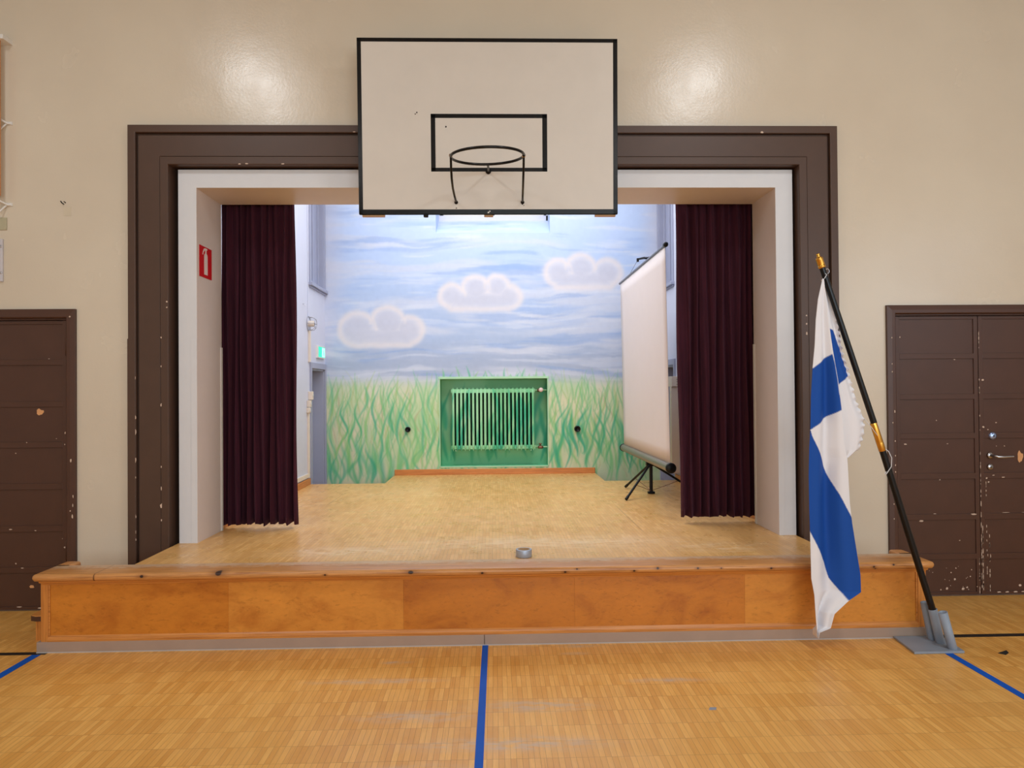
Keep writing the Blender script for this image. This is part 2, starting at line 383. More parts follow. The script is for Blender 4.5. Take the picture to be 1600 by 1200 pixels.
# ------------------------------------------------------------------ white stage liner
DK = .4528
wl, wr, wt, il, ir, it, yf, yb = -2.2084, 2.1918, 3.096, -2.080, 2.066, 2.966, .032, .487
b = MB()
path = lambda q: [(wl, -1), (wl, wt)]
def ring(o, i, y0, y1, m=0):
    (ox0, ox1, oz), (ix0, ix1, iz) = o, i
    # front and back faces of a U shape, outer and inner sides
    for y in (y0, y1):
        b.add([(ox0, y, DK), (ix0, y, DK), (ix0, y, iz), (ox0, y, oz)], [(0, 1, 2, 3)], 0)
        b.add([(ox1, y, DK), (ix1, y, DK), (ix1, y, iz), (ox1, y, oz)], [(3, 2, 1, 0)], 0)
        b.add([(ox0, y, oz), (ix0, y, iz), (ix1, y, iz), (ox1, y, oz)], [(0, 1, 2, 3)], 0)
    for (p_, q_, mm) in (((ox0, DK), (ox0, oz), 0), ((ox0, oz), (ox1, oz), 0), ((ox1, oz), (ox1, DK), 0), ((ix0, DK), (ix0, iz), 1), ((ix0, iz), (ix1, iz), 1), ((ix1, iz), (ix1, DK), 1)):
        b.add([(p_[0], y0, p_[1]), (q_[0], y0, q_[1]), (q_[0], y1, q_[1]), (p_[0], y1, p_[1])], [(0, 1, 2, 3)], mm)
ring((wl, wr, wt), (il, ir, it), yf, yb)
struct(b.build('trim_8', [WHITE, REVEAL], weld=True, bevel=.002))
# corner guards over the lower half of the liner
for i, (a, c) in enumerate([(-2.122, il-.0005), (ir+.0005, 2.108)]):
    struct(B((a, yf+.001, DK), (c, yf-.003, 1.89)).build('trim_%d' % (9+i), WHITE, bevel=.0008))
for i, (x, s_) in enumerate([(il, 1), (ir, -1)]):
    struct(B((x+s_*.0005, yb-.03, DK), (x+s_*.006, yb+.003, 1.86)).build('trim_%d' % (11+i), CREAMW, bevel=.001))

# ------------------------------------------------------------------ stage room
SX0, SX1, SY1, SZ = -2.112, 2.142, 3.96, 4.6
# side walls with a door opening and a shuttered window niche each
holesL = [(3.25, 0, 3.90, 1.79), (3.25, 2.80, 3.90, SZ-.3)]
holesR = [(3.20, 0, 3.86, 1.80), (3.24, 2.79, 3.90, SZ-.3)]
for nm, x, d, hs in (('wall_stage_left', SX0, SX0-.25, holesL), ('wall_stage_right', SX1, SX1+.25, holesR)):
    uu = sorted({.487, SY1+.3, hs[0][0], hs[0][2], hs[1][0], hs[1][2]}); vv = sorted({0, hs[0][3], hs[1][1], hs[1][3], SZ})
    struct(cells(uu, vv, hs, YZ, x, d).build(nm, STAGEW, weld=True))
struct(B((SX0-.25, .487, SZ), (SX1+.25, SY1+.35, SZ+.1)).build('ceiling_stage', paint('stage_ceiling_paint', (226, 224, 222), .6)))
# header wall above the opening, behind the hall wall
struct(B((SX0-.25, .30, 3.10), (SX1+.25, .486, SZ)).build('wall_stage_front', STAGEW))
for i, (a, c) in enumerate([(SX0-.25, wl-.001), (wr+.001, SX1+.25)]):
    struct(B((a, .301, 0), (c, .486, 3.10)).build('wall_stage_cheek_%s' % ('left', 'right')[i], STAGEW))

# --- mural raster: sky, clouds and grass, sampled by the wall, the niche and the radiator
rng = np.random.default_rng(11)
RES = .006; RX0, RZ0 = -2.2, .0; NW, NH = 740, 780
gx = RX0+(np.arange(NW)+.5)*RES; gz = RZ0+(np.arange(NH)+.5)*RES
GX, GZ = np.meshgrid(gx, gz)
def s2l(a):
    a = np.clip(np.asarray(a, float)/255, 0, 1); return np.where(a <= .04045, a/12.92, ((a+.055)/1.055)**2.4)
def vnoise(fx, fz, oct=4, gain=.55):
    out = np.zeros((NH, NW)); amp = 1; tot = 0
    for o in range(oct):
        w = int(NW*RES*fx)+3; h = int(NH*RES*fz)+3; g = rng.random((h, w))
        u = (GX-RX0)*fx; v = GZ*fz; iu = u.astype(int); iv = v.astype(int); fu = u-iu; fv = v-iv
        fu = fu*fu*(3-2*fu); fv = fv*fv*(3-2*fv)
        out += amp*((g[iv, iu]*(1-fu)+g[iv, iu+1]*fu)*(1-fv)+(g[iv+1, iu]*(1-fu)+g[iv+1, iu+1]*fu)*fv)
        tot += amp; amp *= gain; fx *= 2; fz *= 2
    return out/tot
def ss(a, b, x):
    t = np.clip((x-a)/(b-a), 0, 1); return t*t*(3-2*t)
def lerp(img, col, m): return img*(1-m[..., None])+np.array(col, float)*m[..., None]
img = np.zeros((NH, NW, 3)); img[:] = (176, 188, 212)
for c in range(3):
    img[..., c] = np.interp(GZ, [1.5, 1.9, 2.2, 2.7, 3.2, 3.7, 4.6], [(176, 170, 172, 176, 182, 190, 200)[i] for i in range(7)] if c == 0 else
                            ([(188, 184, 190, 196, 203, 210, 216)[i] for i in range(7)] if c == 1 else [(206, 208, 218, 226, 234, 240, 244)[i] for i in range(7)]))  # sky gradient; its paler top also paints in the light there
warp = vnoise(.8, 1.2, 3)
def streak(fx, fz, oct=4):
    n_ = vnoise(fx, fz, oct); sh = (warp-.5)*.22          # let the brush bands wander up and down
    j = np.clip((np.arange(NH)[:, None]+(sh/RES)).astype(int), 0, NH-1); return n_[j, np.arange(NW)[None, :]]
a = streak(.8, 6.5); img = lerp(img, (206, 212, 226), ss(.40, .68, a)*.75)
a = streak(.7, 8.0); img = lerp(img, (152, 180, 224), ss(.52, .74, a)*.55)
a = streak(1.6, 16, 3); img = lerp(img, (216, 222, 234), ss(.52, .74, a)*.50)
a = streak(1.3, 14, 3); img = lerp(img, (136, 166, 214), ss(.60, .78, a)*.45)
edge = np.maximum(ss(-1.75, -2.15, GX)*(GZ > 1.5), ss(1.85, 2.15, GX)*ss(2.2, 3.0, GZ)); img = lerp(img, (208, 209, 222), edge*.7*ss(1.7, 2.4, GZ))
def cloud(lobes, x0, x1, z0, z1):
    global img
    # flat-bottomed body plus lobes
    bx = np.maximum(np.maximum(x0-GX, GX-x1), np.maximum(z0-GZ, GZ-z1)); qx = np.maximum(np.maximum(x0-GX, GX-x1), 0); qz = np.maximum(np.maximum(z0-GZ, GZ-z1), 0)
    r = .06; d = np.where(bx > 0, np.hypot(qx, qz), bx)-r
    ds = [np.hypot(GX-cx, (GZ-cz)*1.06)-rr for cx, cz, rr in lobes]
    for q in ds: d = np.minimum(d, q)
    wob = (vnoise(9, 9, 2)-.5)*.02; d = d+wob
    glow = np.exp(-np.maximum(d, 0)**2/(.035**2))*(d > 0)+(d <= 0)
    img = lerp(img, (220, 216, 220), glow*.62)
    inner = ss(-.02, -.11, d); img = lerp(img, (197, 200, 214), inner*.82)
    rim = np.exp(-((d+.015)/.035)**2); img = lerp(img, (226, 219, 218), rim*.62)
    # scalloped inner edges between neighbouring lobes
    for i in range(len(lobes)-1):
        other = np.minimum(np.abs(ds[i]), 9); m_ = np.exp(-((ds[i]+.0)/.022)**2)*(d < -.01)*(GZ > lobes[i][1]-.02)
        img = lerp(img, (224, 218, 218), m_*.6*np.exp(-(np.maximum(-d-.05, 0)/.05)**2))
cloud([(-1.70, 2.30, .235), (-1.32, 2.385, .22), (-1.06, 2.29, .19)], -1.72, -1.06, 2.15, 2.30)
cloud([(-.50, 2.72, .165), (-.20, 2.81, .185), (.07, 2.83, .165), (.21, 2.71, .17)], -.50, .21, 2.60, 2.74)
cloud([(.86, 3.01, .18), (1.14, 3.07, .195), (1.48, 3.01, .185)], .86, 1.50, 2.87, 3.0)
# grass field
top = 1.66+(vnoise(1.2, 1.2, 3)-.5)*.05
gmask = ss(.06, -.12, GZ-top)
base = np.zeros_like(img)
for c, vals in enumerate([(186, 202, 216, 220, 210), (204, 212, 218, 220, 216), (178, 178, 182, 184, 200)]):
    base[..., c] = np.interp(GZ, [.2, .5, .9, 1.4, 1.66], vals)
n1 = vnoise(2.2, 1.2, 4); n2 = vnoise(1.5, 1.0, 4)
base = base*(1-(ss(.45, .68, n1)*.5)[..., None])+np.array((176, 216, 160))*(ss(.45, .68, n1)*.5)[..., None]
base = base*(1-(ss(.5, .7, n2)*.55)[..., None])+np.array((222, 212, 184))*(ss(.5, .7, n2)*.55)[..., None]
base = base*(1-(ss(1.3, 2.1, GX)*.35)[..., None])+np.array((158, 204, 140))*(ss(1.3, 2.1, GX)*.35)[..., None]
img = img*(1-gmask[..., None])+base*gmask[..., None]
def stamp(im, x, z, w, col, al):
    i0, i1 = int((x-2.6*w-RX0)/RES), int((x+2.6*w-RX0)/RES)+2; j0, j1 = int((z-2.6*w-RZ0)/RES), int((z+2.6*w-RZ0)/RES)+2
    i0, j0 = max(i0, 0), max(j0, 0); i1, j1 = min(i1, NW), min(j1, NH)
    if i1 <= i0 or j1 <= j0: return
    m_ = np.exp(-((GX[j0:j1, i0:i1]-x)**2+(GZ[j0:j1, i0:i1]-z)**2)/(w*w))*al
    im[j0:j1, i0:i1] = im[j0:j1, i0:i1]*(1-m_[..., None])+np.array(col)*m_[..., None]
def blade(im, x, z0, h, amp, wave, ph, lean, w, col, al):
    n = max(10, int(h/(w*.55))); n = min(n, 90)
    for k in range(n+1):
        t = k/n; zz = z0+h*t; xx = x+amp*math.sin(ph+t*wave)+lean*t*t
        ww = w*(.30+.95*math.sin(PI*min(1, t*1.02))**.8); stamp(im, xx, zz, max(ww, .0055), col, al*(1-.35*t))
rs = random.Random(5)
LG = [(168, 200, 128), (150, 200, 136), (178, 194, 128), (140, 198, 150), (184, 178, 140)]
MG = [(104, 190, 132), (116, 196, 124), (88, 186, 138), (134, 200, 118)]
DG = [(52, 172, 126), (70, 176, 120), (40, 164, 130)]
def blades(im, n, x0, x1, z0, z1, h0, h1, w0, w1, cols, a0, a1, amp=(.025, .06), turns=(.5, 1.15), lean=.10):
    for k in range(n):
        blade(im, x0+(x1-x0)*(k+rs.random())/n, rs.uniform(z0, z1), rs.uniform(h0, h1), rs.uniform(*amp), rs.uniform(*turns)*2*PI, rs.uniform(0, 6.3), rs.uniform(-lean, lean), rs.uniform(w0, w1), rs.choice(cols), rs.uniform(a0, a1))
blades(img, 60, -2.2, 2.2, .2, 1.0, .35, .6, .030, .055, [(140, 200, 140), (160, 208, 150), (110, 186, 140)], .05, .09)
blades(img, 220, -2.2, 2.2, .35, 1.25, .35, .6, .006, .010, LG, .18, .36)
blades(img, 150, -2.1, 2.15, 1.20, 1.40, .25, .42, .0055, .008, LG[:2]+MG[:2], .16, .30, (.01, .03), (.3, .8), .14)
for z_ in (.25, .58, .88): blades(img, 54, -2.18, 2.18, z_, z_+.25, .45, .8, .007, .013, MG, .20, .38)
blades(img, 46, -2.15, 2.15, .3, .95, .4, .7, .008, .015, DG, .20, .38)
blades(img, 24, .75, 2.1, .4, 1.0, .4, .65, .009, .018, DG, .24, .42)
blades(img, 26, -2.15, -.9, .1, .5, .4, .6, .014, .026, DG+MG, .18, .34)
blades(img, 26, -.66, .72, 1.56, 1.64, .08, .20, .006, .010, MG, .25, .4, (.005, .015), (.2, .6), .06)
img += (vnoise(20, 20, 3)-.5)[..., None]*6
# green raster for the radiator niche and the radiator
img2 = np.zeros_like(img); img2[:] = (150, 206, 160); img2 = lerp(img2, (104, 178, 120), ss(.4, .65, vnoise(2, 2, 4))*.6)
img2 = lerp(img2, (96, 196, 150), ss(.80, .60, GZ)*.6)
for k in range(46):
    blade(img2, rs.uniform(-.75, .8), rs.uniform(.55, 1.1), rs.uniform(.35, .6), rs.uniform(-.07, .07), rs.uniform(3, 6), rs.uniform(0, 6), rs.uniform(-.1, .1), rs.uniform(.010, .026), rs.choice(DG+[(28, 150, 110)]), rs.uniform(.25, .55))
MUR, GRN = s2l(img), s2l(img2)
def sample(r, x, z):
    u = np.clip((np.asarray(x)-RX0)/RES-.5, 0, NW-1.001); v = np.clip((np.asarray(z)-RZ0)/RES-.5, 0, NH-1.001)
    iu = u.astype(int); iv = v.astype(int); fu = (u-iu)[..., None]; fv = (v-iv)[..., None]
    return (r[iv, iu]*(1-fu)+r[iv, iu+1]*fu)*(1-fv)+(r[iv+1, iu]*(1-fu)+r[iv+1, iu+1]*fu)*fv
def m_attr(name, rough=.6, bump=.1):
    t = NT(name, rough, .4); at = t.n('ShaderNodeAttribute', attribute_name='paint'); t.color(at.outputs['Color'])
    t.bump(t.noise(t.pos, 45, 4, .6), bump, .002); return t.m
def colorise(o, rgb):
    me = o.data; a = me.color_attributes.new('paint', 'FLOAT_COLOR', 'POINT')
    q = np.ones((len(me.vertices), 4)); q[:, :3] = rgb; a.data.foreach_set('color', q.ravel().astype(np.float32))
MURM = m_attr('mural_paint', .55); GRNM = m_attr('green_mural_paint', .5, .05)
NX0, NX1, NZ0, NZ1 = -.663, .701, .556, 1.664        # radiator niche
VX0, VX1, VZ0 = -.703, .751, 3.525                   # window reveal
def seg(*ks, st=.0125):
    out = [ks[0]]
    for a_, b_ in zip(ks, ks[1:]): out += list(np.linspace(a_, b_, max(1, int(round((b_-a_)/st)))+1)[1:])
    return out
ux = seg(SX0-.02, VX0, NX0, NX1, VX1, SX1+.02, st=.0072); vz = seg(0, .40)+seg(.40, NZ0, NZ1, 1.85, st=.008)[1:]+seg(1.85, VZ0, SZ+.02, st=.011)[1:]
vid = {}; V = []; F = []
def gv(i, j):
    if (i, j) not in vid: vid[(i, j)] = len(V); V.append((ux[i], SY1, vz[j]))
    return vid[(i, j)]
for i in range(len(ux)-1):
    for j in range(len(vz)-1):
        x, z = (ux[i]+ux[i+1])/2, (vz[j]+vz[j+1])/2
        if (NX0 < x < NX1 and NZ0 < z < NZ1) or (VX0 < x < VX1 and z > VZ0): continue
        F.append((gv(i, j), gv(i+1, j), gv(i+1, j+1), gv(i, j+1)))
# steep sill and cheeks of the high window, same paint
ZI, YI = 3.80, 4.25
sillx = seg(VX0, VX1, st=.02); sy = [(SY1+(YI-SY1)*t, VZ0+(ZI-VZ0)*t) for t in np.linspace(0, 1, 12)]
xi0, xi1 = -.672, .742
o_ = len(V)
for t, (y, z) in zip(np.linspace(0, 1, 12), sy):
    for x in sillx:
        f_ = (x-VX0)/(VX1-VX0); V.append(((VX0+(xi0-VX0)*t)*(1-f_)+(VX1+(xi1-VX1)*t)*f_, y, z))
n_ = len(sillx)
for r in range(11):
    for c in range(n_-1): F.append((o_+r*n_+c, o_+r*n_+c+1, o_+(r+1)*n_+c+1, o_+(r+1)*n_+c))
for xa, xb in ((VX0, xi0), (VX1, xi1)):
    o_ = len(V); V += [(xa, SY1, VZ0), (xb, YI, ZI), (xb, YI, SZ), (xa, SY1, SZ)]; F.append((o_, o_+1, o_+2, o_+3))
me = bpy.data.meshes.new('wall_stage_back'); me.from_pydata([(x, y-SY1, z) for x, y, z in V], [], F); me.materials.append(MURM)
mw = bpy.data.objects.new('wall_stage_back', me); COL.objects.link(mw); mw.location = (0, SY1, 0); struct(mw)
VA = np.array(V); colorise(mw, sample(MUR, VA[:, 0], VA[:, 2]+(VA[:, 1]-SY1)*.6))
# niche behind the radiator
b = MB(); ND = .21
for (p0, p1, p2, p3, nu, nv) in (((NX0, SY1+ND, NZ0), (NX1, SY1+ND, NZ0), (NX1, SY1+ND, NZ1), (NX0, SY1+ND, NZ1), 90, 74),
                         ((NX0, SY1, NZ0), (NX0, SY1+ND, NZ0), (NX0, SY1+ND, NZ1), (NX0, SY1, NZ1), 12, 74), ((NX1, SY1, NZ0), (NX1, SY1+ND, NZ0), (NX1, SY1+ND, NZ1), (NX1, SY1, NZ1), 12, 74),
                         ((NX0, SY1, NZ0), (NX1, SY1, NZ0), (NX1, SY1+ND, NZ0), (NX0, SY1+ND, NZ0), 90, 12), ((NX0, SY1, NZ1), (NX1, SY1, NZ1), (NX1, SY1+ND, NZ1), (NX0, SY1+ND, NZ1), 90, 12)):
    P = [np.array(q, float) for q in (p0, p1, p2, p3)]; vs2 = []
    for j in range(nv+1):
        for i in range(nu+1):
            s_, t = i/nu, j/nv; vs2.append(tuple((P[0]*(1-s_)+P[1]*s_)*(1-t)+(P[3]*(1-s_)+P[2]*s_)*t))
    b.add(vs2, [(j*(nu+1)+i, j*(nu+1)+i+1, (j+1)*(nu+1)+i+1, (j+1)*(nu+1)+i) for j in range(nv) for i in range(nu)])
b.keep = True
no = b.build('trim_13', GRNM); struct(no); VA = np.array(b.v); colorise(no, sample(GRN, VA[:, 0]+(VA[:, 1]-SY1)*.4, VA[:, 2]))
# masonry behind the mural so nothing shows through
struct(cells([SX0-.25, NX0-.01, xi0, xi1, NX1+.02, VX1+.02, SX1+.25], [0, NZ0-.01, NZ1+.01, ZI, SZ], [(NX0-.01, NZ0-.01, NX1+.02, NZ1+.01), (xi0, ZI, xi1, SZ)], XZ, SY1+.22, SY1+.32).build('wall_stage_outer', STAGEW))
# pale green bead round the niche
b = MB()
for (x0_, z0_, x1_, z1_) in ((NX0-.022, NZ1, NX1+.022, NZ1+.028), (NX0-.012, NZ0-.01, NX0, NZ1), (NX1, NZ0-.01, NX1+.014, NZ1), (NX0-.012, NZ0-.016, NX1+.014, NZ0)):
    b.box((x0_, SY1-.006, z0_), (x1_, SY1+.004, z1_))
struct(b.build('trim_14', paint('mint_bead', (176, 220, 178), .5), bevel=.002))
# high window in the mural wall
wn = MB()
for (a, c) in (((xi0, YI-.02, ZI), (xi1, YI+.03, ZI+.045)), ((xi0, YI-.02, ZI), (xi0+.05, YI+.03, SZ)), ((xi1-.05, YI-.02, ZI), (xi1, YI+.03, SZ)), ((-.0, YI-.02, ZI), (.05, YI+.03, SZ)), ((xi0, YI-.02, SZ-.05), (xi1, YI+.03, SZ))):
    wn.box(a, c)
wf = struct(wn.build('window_1', CREAMW, bevel=.003))
gm = NT('window_glass', .05); gm.b.inputs['Transmission Weight'].default_value = 1; gm.b.inputs['IOR'].default_value = 1.1
B((xi0+.04, YI+.003, ZI+.04), (xi1-.04, YI+.008, SZ-.04)).build('pane', gm.m, wf)

# shuttered window niches and doors on the stage side walls
def side_fit(sgn, xw, h, dh, wi, di):
    def bx(y0, z0, y1, z1, a, c): return ((xw-sgn*a, y0, z0), (xw-sgn*c, y1, z1))
    # window: casing, sill, recessed shutter
    y0, z0, y1, z1 = h[1]; b = MB()
    for q in ((y0-.055, z0-.02, y0, z1), (y1, z0-.02, y1+.05, z1)): b.box(*bx(*q, -.018, .03))
    w = struct(b.build('window_%d' % wi, GREYBLUE, bevel=.004))
    b = MB(); b.box(*bx(y0-.075, z0-.05, y1+.055, z0-.012, -.045, .06)); b.box(*bx(y0-.06, z0-.07, y1+.05, z0-.05, -.02, .01)); b.build('sill', GREYBLUE, w, bevel=.004)
    b = MB(); b.box(*bx(y0, z0-.012, y1, z1, .07, .10))
    for q in (y0, y0+.17, y0+.34, y1-.05): b.box(*bx(q, z0-.01, q+.045, z1, .05, .071))
    b.box(*bx(y1-.014, z0-.012, y1+.001, z1, -.004, .10)); b.box(*bx(y0-.001, z0-.012, y0+.012, z1, -.004, .10))
    b.box(*bx(y0, z0-.01, y1, z0+.05, .05, .071)); b.build('shutter', GREYBLUE, w, bevel=.003)
    # door
    y0, z0, y1, z1 = h[0]; b = MB()
    for q in ((y0-.045, 0, y0, z1+.07), (y1, 0, y1+.05, z1+.07), (y0, z1, y1, z1+.07)): b.box(*bx(*q, -.02, .05))
    for q in ((y0, 0, y0+.02, z1), (y1-.02, 0, y1, z1), (y0, z1-.02, y1, z1)): b.box(*bx(*q, .001, .20))
    d = struct(b.build('door_%d' % di, GREYBLUE, bevel=.003))
    b = MB(); b.box(*bx(y0+.02, .01, y1-.02, z1-.02, .15, .19)); b.build('door_leaf', GREYBLUE, d, bevel=.003)
    b = MB(); yy = y0+.09; b.tube([(xw+sgn*-.15, yy, 1.0), (xw-sgn*.105, yy, 1.0), (xw-sgn*.105, yy+.10, 1.0)], .008); b.build('door_handle', STEEL, d)
side_fit(1, SX0, holesL, 0, 2, 1)
side_fit(-1, SX1, holesR, 0, 3, 2)

# baseboards
struct(B((-1.242, SY1-.022, DK), (1.300, SY1, DK+.070)).build('baseboard_back', MATS['base'], bevel=.004))
BY = m_wood('orange_beech_side', lin((200, 128, 66)), lin((170, 94, 40)), 1, .4)
struct(B((SX0, .50, DK), (SX0+.02, 3.16, DK+.072)).build('baseboard_left', BY, bevel=.004))
struct(B((SX1-.02, .50, DK), (SX1, 3.16, DK+.072)).build('baseboard_right', BY, bevel=.004))

# ------------------------------------------------------------------ stage platform
st = thing('stage_platform', 'low wooden stage with amber veneer front, worn rounded pine edge and pale parquet deck', 'stage', (0, -.4, 0))
b = MB()
poly = [(-2.215, -.62), (2.186, -.62), (2.186, .30), (2.135, .487), (2.135, 3.163), (1.302, 3.163), (1.302, 3.955), (-1.244, 3.955), (-1.244, 3.163), (-2.105, 3.163), (-2.105, .487), (-2.215, .30)]
b.prism(poly, XY, DK-.04, DK)
b.build('deck', MATS['deck'], st)
for a_, c_ in (((-2.20, .30, .0), (2.17, .34, DK-.04)), ((-2.21, -.60, 0), (-2.19, .3, DK-.04)), ((2.16, -.60, 0), (2.18, .3, DK-.04)),
        ((-1.24, 3.14, 0), (-1.22, 3.95, DK-.04)), ((1.28, 3.14, 0), (1.30, 3.95, DK-.04)), ((-2.10, 3.14, 0), (-1.24, 3.16, DK-.04)), ((1.30, 3.14, 0), (2.13, 3.16, DK-.04))):
    B(a_, c_).build('riser', MATS['veneer0'], st)
# rounded edge board with short return ends
def capprof(w0, w1, z0, z1, r, n=5):
    out = []
    for cx, cz, a0 in ((w0+r, z0+r, PI), (w1-r, z0+r, 1.5*PI), (w1-r, z1-r, 0), (w0+r, z1-r, .5*PI)):
        for k in range(n+1):
            a = a0+k*(PI/2)/n; out.append((cx+r*math.cos(a), cz+r*math.sin(a)))
    return out
b = MB(); pr = capprof(-.842, -.602, .421, .4640, .0200)
xs = [-2.672, -2.60, -2.0, -1, 0, 1, 2.0, 2.58, 2.652]
n = len(pr)
rows = []
for i, x in enumerate(xs):
    if i in (0, len(xs)-1):   # rounded-over ends
        rows.append([(x, -.722+(y+.722)*.90, .443+(z-.443)*.70) for y, z in pr])
    else: rows.append([(x, y, z) for y, z in pr])
    if i == 0: rows.append([(-2.660, y*.98-.0145, .443+(z-.443)*.93) for y, z in pr])
    if i == len(xs)-2: rows.append([(2.640, y*.98-.0145, .443+(z-.443)*.93) for y, z in pr])
b.add([q for r in rows for q in r], [(r*n+i, r*n+(i+1) % n, (r+1)*n+(i+1) % n, (r+1)*n+i) for r in range(len(rows)-1) for i in range(n)], 0, True)
b.add(rows[0], [tuple(range(n))]); b.add(rows[-1], [tuple(range(n))])
b.build('nosing', MATS['lip'], st)
for s_, xa, xb in ((-1, -2.668, -2.572), (1, 2.552, 2.648)):
    b = MB(); pe = capprof(xa, xb, .421, .467, .020); q = [(-.62, 1), (-.56, 1), (-.525, .97), (-.505, .8)]
    rr = [[((xa+xb)/2+(x-(xa+xb)/2)*k, y, .444+(z-.444)*k) for x, z in pe] for y, k in q]; m_ = len(pe)
    b.add([v for r in rr for v in r], [(r*m_+i, r*m_+(i+1) % m_, (r+1)*m_+(i+1) % m_, (r+1)*m_+i) for r in range(3) for i in range(m_)], 0, True)
    b.add(rr[-1], [tuple(range(m_))])
    b.build('nosing_return', m_wood('pine_return', lin((204, 142, 84)), lin((160, 100, 52)), 1, .4, across=40) if s_ < 0 else bpy.data.materials['pine_return'], st)
b = MB(); b.box((-2.045-.0015, -.8428, .404), (-2.045+.0015, -.70, .4658)); b.build('board_joint', DARK, st) if False else None
# cove under the edge board
b = MB(); cv = [(-.79, .421), (-.826, .421), (-.820, .411), (-.803, .405), (-.798, .394), (-.79, .394)]
b.prism(cv, lambda a, c, d: (d, a, c), -2.640, 2.620); b.build('cove_moulding', MATS['pine_trim'], st)
# front: corner posts, five veneer panels, bottom rail, skirting, back of the parapet
for xa, xb in ((-2.645, -2.604), (2.572, 2.622)):
    B((xa, -.797, .060), (xb, -.62, .421)).build('corner_post', MATS['pine_post'], st, bevel=.002)
px = [-2.604, -1.560, -.530, .490, 1.518, 2.572]
for i in range(5):
    B((px[i]+.0003, -.788, .094), (px[i+1]-.0003, -.775, .402)).build('veneer_panel', MATS[('veneer0', 'veneer1', 'veneer2', 'veneer3', 'veneer1')[i]], st)
b = MB()
rail = [(-.775, .062), (-.802, .062), (-.802, .074), (-.797, .078), (-.795, .088), (-.788, .096), (-.775, .096)]
b.prism(rail, lambda a, c, d: (d, a, c), -2.604, 2.572); b.build('bottom_rail', MATS['pine_trim'], st)
for xc, s_ in ((-2.604, 1), (2.572, -1)): B((xc, -.7885, .096), (xc+s_*.010, -.794, .394)).build('panel_bead', MATS['pine_trim'], st, bevel=.002)
B((-2.604, -.774, .02), (2.572, -.62, .421)).build('parapet_core', MATS['pine_trim'], st)
for xa, xb in ((-2.664, -.052), (-.049, 2.628)):
    B((xa, -.806, 0), (xb, -.70, .0625)).build('skirting', MATS['skirt'], st, bevel=.0015)
B((-2.664, -.809, 0), (2.628, -.8065, .006)).build('skirting_seal', paint('pale_seal', (182, 174, 170), .5), st)

# steps in the two gaps between the parapet and the wall
for s_, x_in, lab in ((-1, -2.2155, 'left'), (1, 2.187, 'right')):
    sp = thing('stage_steps', 'wooden steps up to the stage behind its %s end, bullnosed bottom tread' % lab, 'steps', (x_in+s_*.2, -.35, 0))
    for k, (z, far) in enumerate(((.158, .625 if s_ < 0 else .39), (.305, .30 if s_ < 0 else .20))):
        x_out = x_in+s_*(far); b = MB()
        poly = [(x_in, -.615), (x_out-s_*.05, -.615), (x_out-s_*.015, -.60), (x_out, -.56), (x_out, -.08), (x_out-s_*.02, -.055), (x_in, -.05)]
        b.prism(poly, XY, z-.034, z); b.build('tread', MATS['pine_trim'], sp, bevel=.004)
        b = MB(); b.prism([(x+s_*.002*(x != x_in), y-.001*(y < -.5)) for x, y in poly], XY, z-.0335, z-.004); b.build('nosing_strip', BROWND, sp)
        B((x_in, -.59, 0), (x_out-s_*.035, -.07, z-.034)).build('riser', MATS['pine_post'], sp)

# ------------------------------------------------------------------ curtains
def curtain(name, xt0, xt1, xb0, xb1, zb, seed, label, freq):
    rd = random.Random(seed); n = 460; rows = 44; zt = 3.34
    ph = []; x = 0; k = 0
    # uneven pleats
    cuts = [0]
    while cuts[-1] < 1: cuts.append(cuts[-1]+rd.uniform(.6, 1.45)/freq)
    cuts = [c/cuts[-1] for c in cuts]; amps = [rd.uniform(.022, .055) for _ in cuts]
    def prof(u):
        for i in range(len(cuts)-1):
            if u <= cuts[i+1]+1e-9:
                f = (u-cuts[i])/(cuts[i+1]-cuts[i]); return amps[i]*math.sin(PI*f)**1.3*(1 if i % 2 else -1), i, f
        return 0, len(cuts)-2, 1
    pf = [prof(i/n) for i in range(n+1)]
    hem = [rd.uniform(-.012, .012) for _ in cuts]
    b = MB(); vs = []
    for j in range(rows+1):
        t = j/rows
        for i in range(n+1):
            u = i/n; a, ci, f = pf[i]; z0 = zb+hem[ci]*math.sin(PI*f)
            z = zt+(z0-zt)*t
            g = t**.8; xa = xt0+(xb0-xt0)*g; xb = xt1+(xb1-xt1)*g
            x = xa+(xb-xa)*u+.006*math.sin(9*t+u*23)
            y = .550+a*(.42+.50*t)+.010*math.sin(u*40+3*t)
            vs.append((x, y, z))
    b.add(vs, [(j*(n+1)+i, j*(n+1)+i+1, (j+1)*(n+1)+i+1, (j+1)*(n+1)+i) for j in range(rows) for i in range(n)], 0, True)
    o = b.build(name, CURT, smooth_all=True); tag(o, label, 'curtain', None)
    sd = o.modifiers.new('thick', 'SOLIDIFY'); sd.thickness = .003
    return o
t = NT('burgundy_velvet', .85, .2); nz = t.noise(t.mapping((30, 30, 3)), 1, 3)
t.color(t.ramp(nz, [(.3, lin((50, 17, 30))), (.7, lin((64, 23, 37)))]))
t.b.inputs['Sheen Weight'].default_value = .15; t.b.inputs['Sheen Tint'].default_value = (.6, .25, .35, 1); CURT = t.m
curtain('stage_curtain', -2.108, -1.535, -2.106, -1.515, .482, 3, 'dark burgundy pleated curtain hanging at the left side of the stage opening', 21)
curtain('stage_curtain', 1.464, 2.136, 1.489, 2.136, .497, 8, 'dark burgundy pleated curtain at the right side, in front of the projection screen', 19)
struct(B((SX0, .51, 3.341), (SX1, .60, 3.38)).build('trim_15', STEEL))

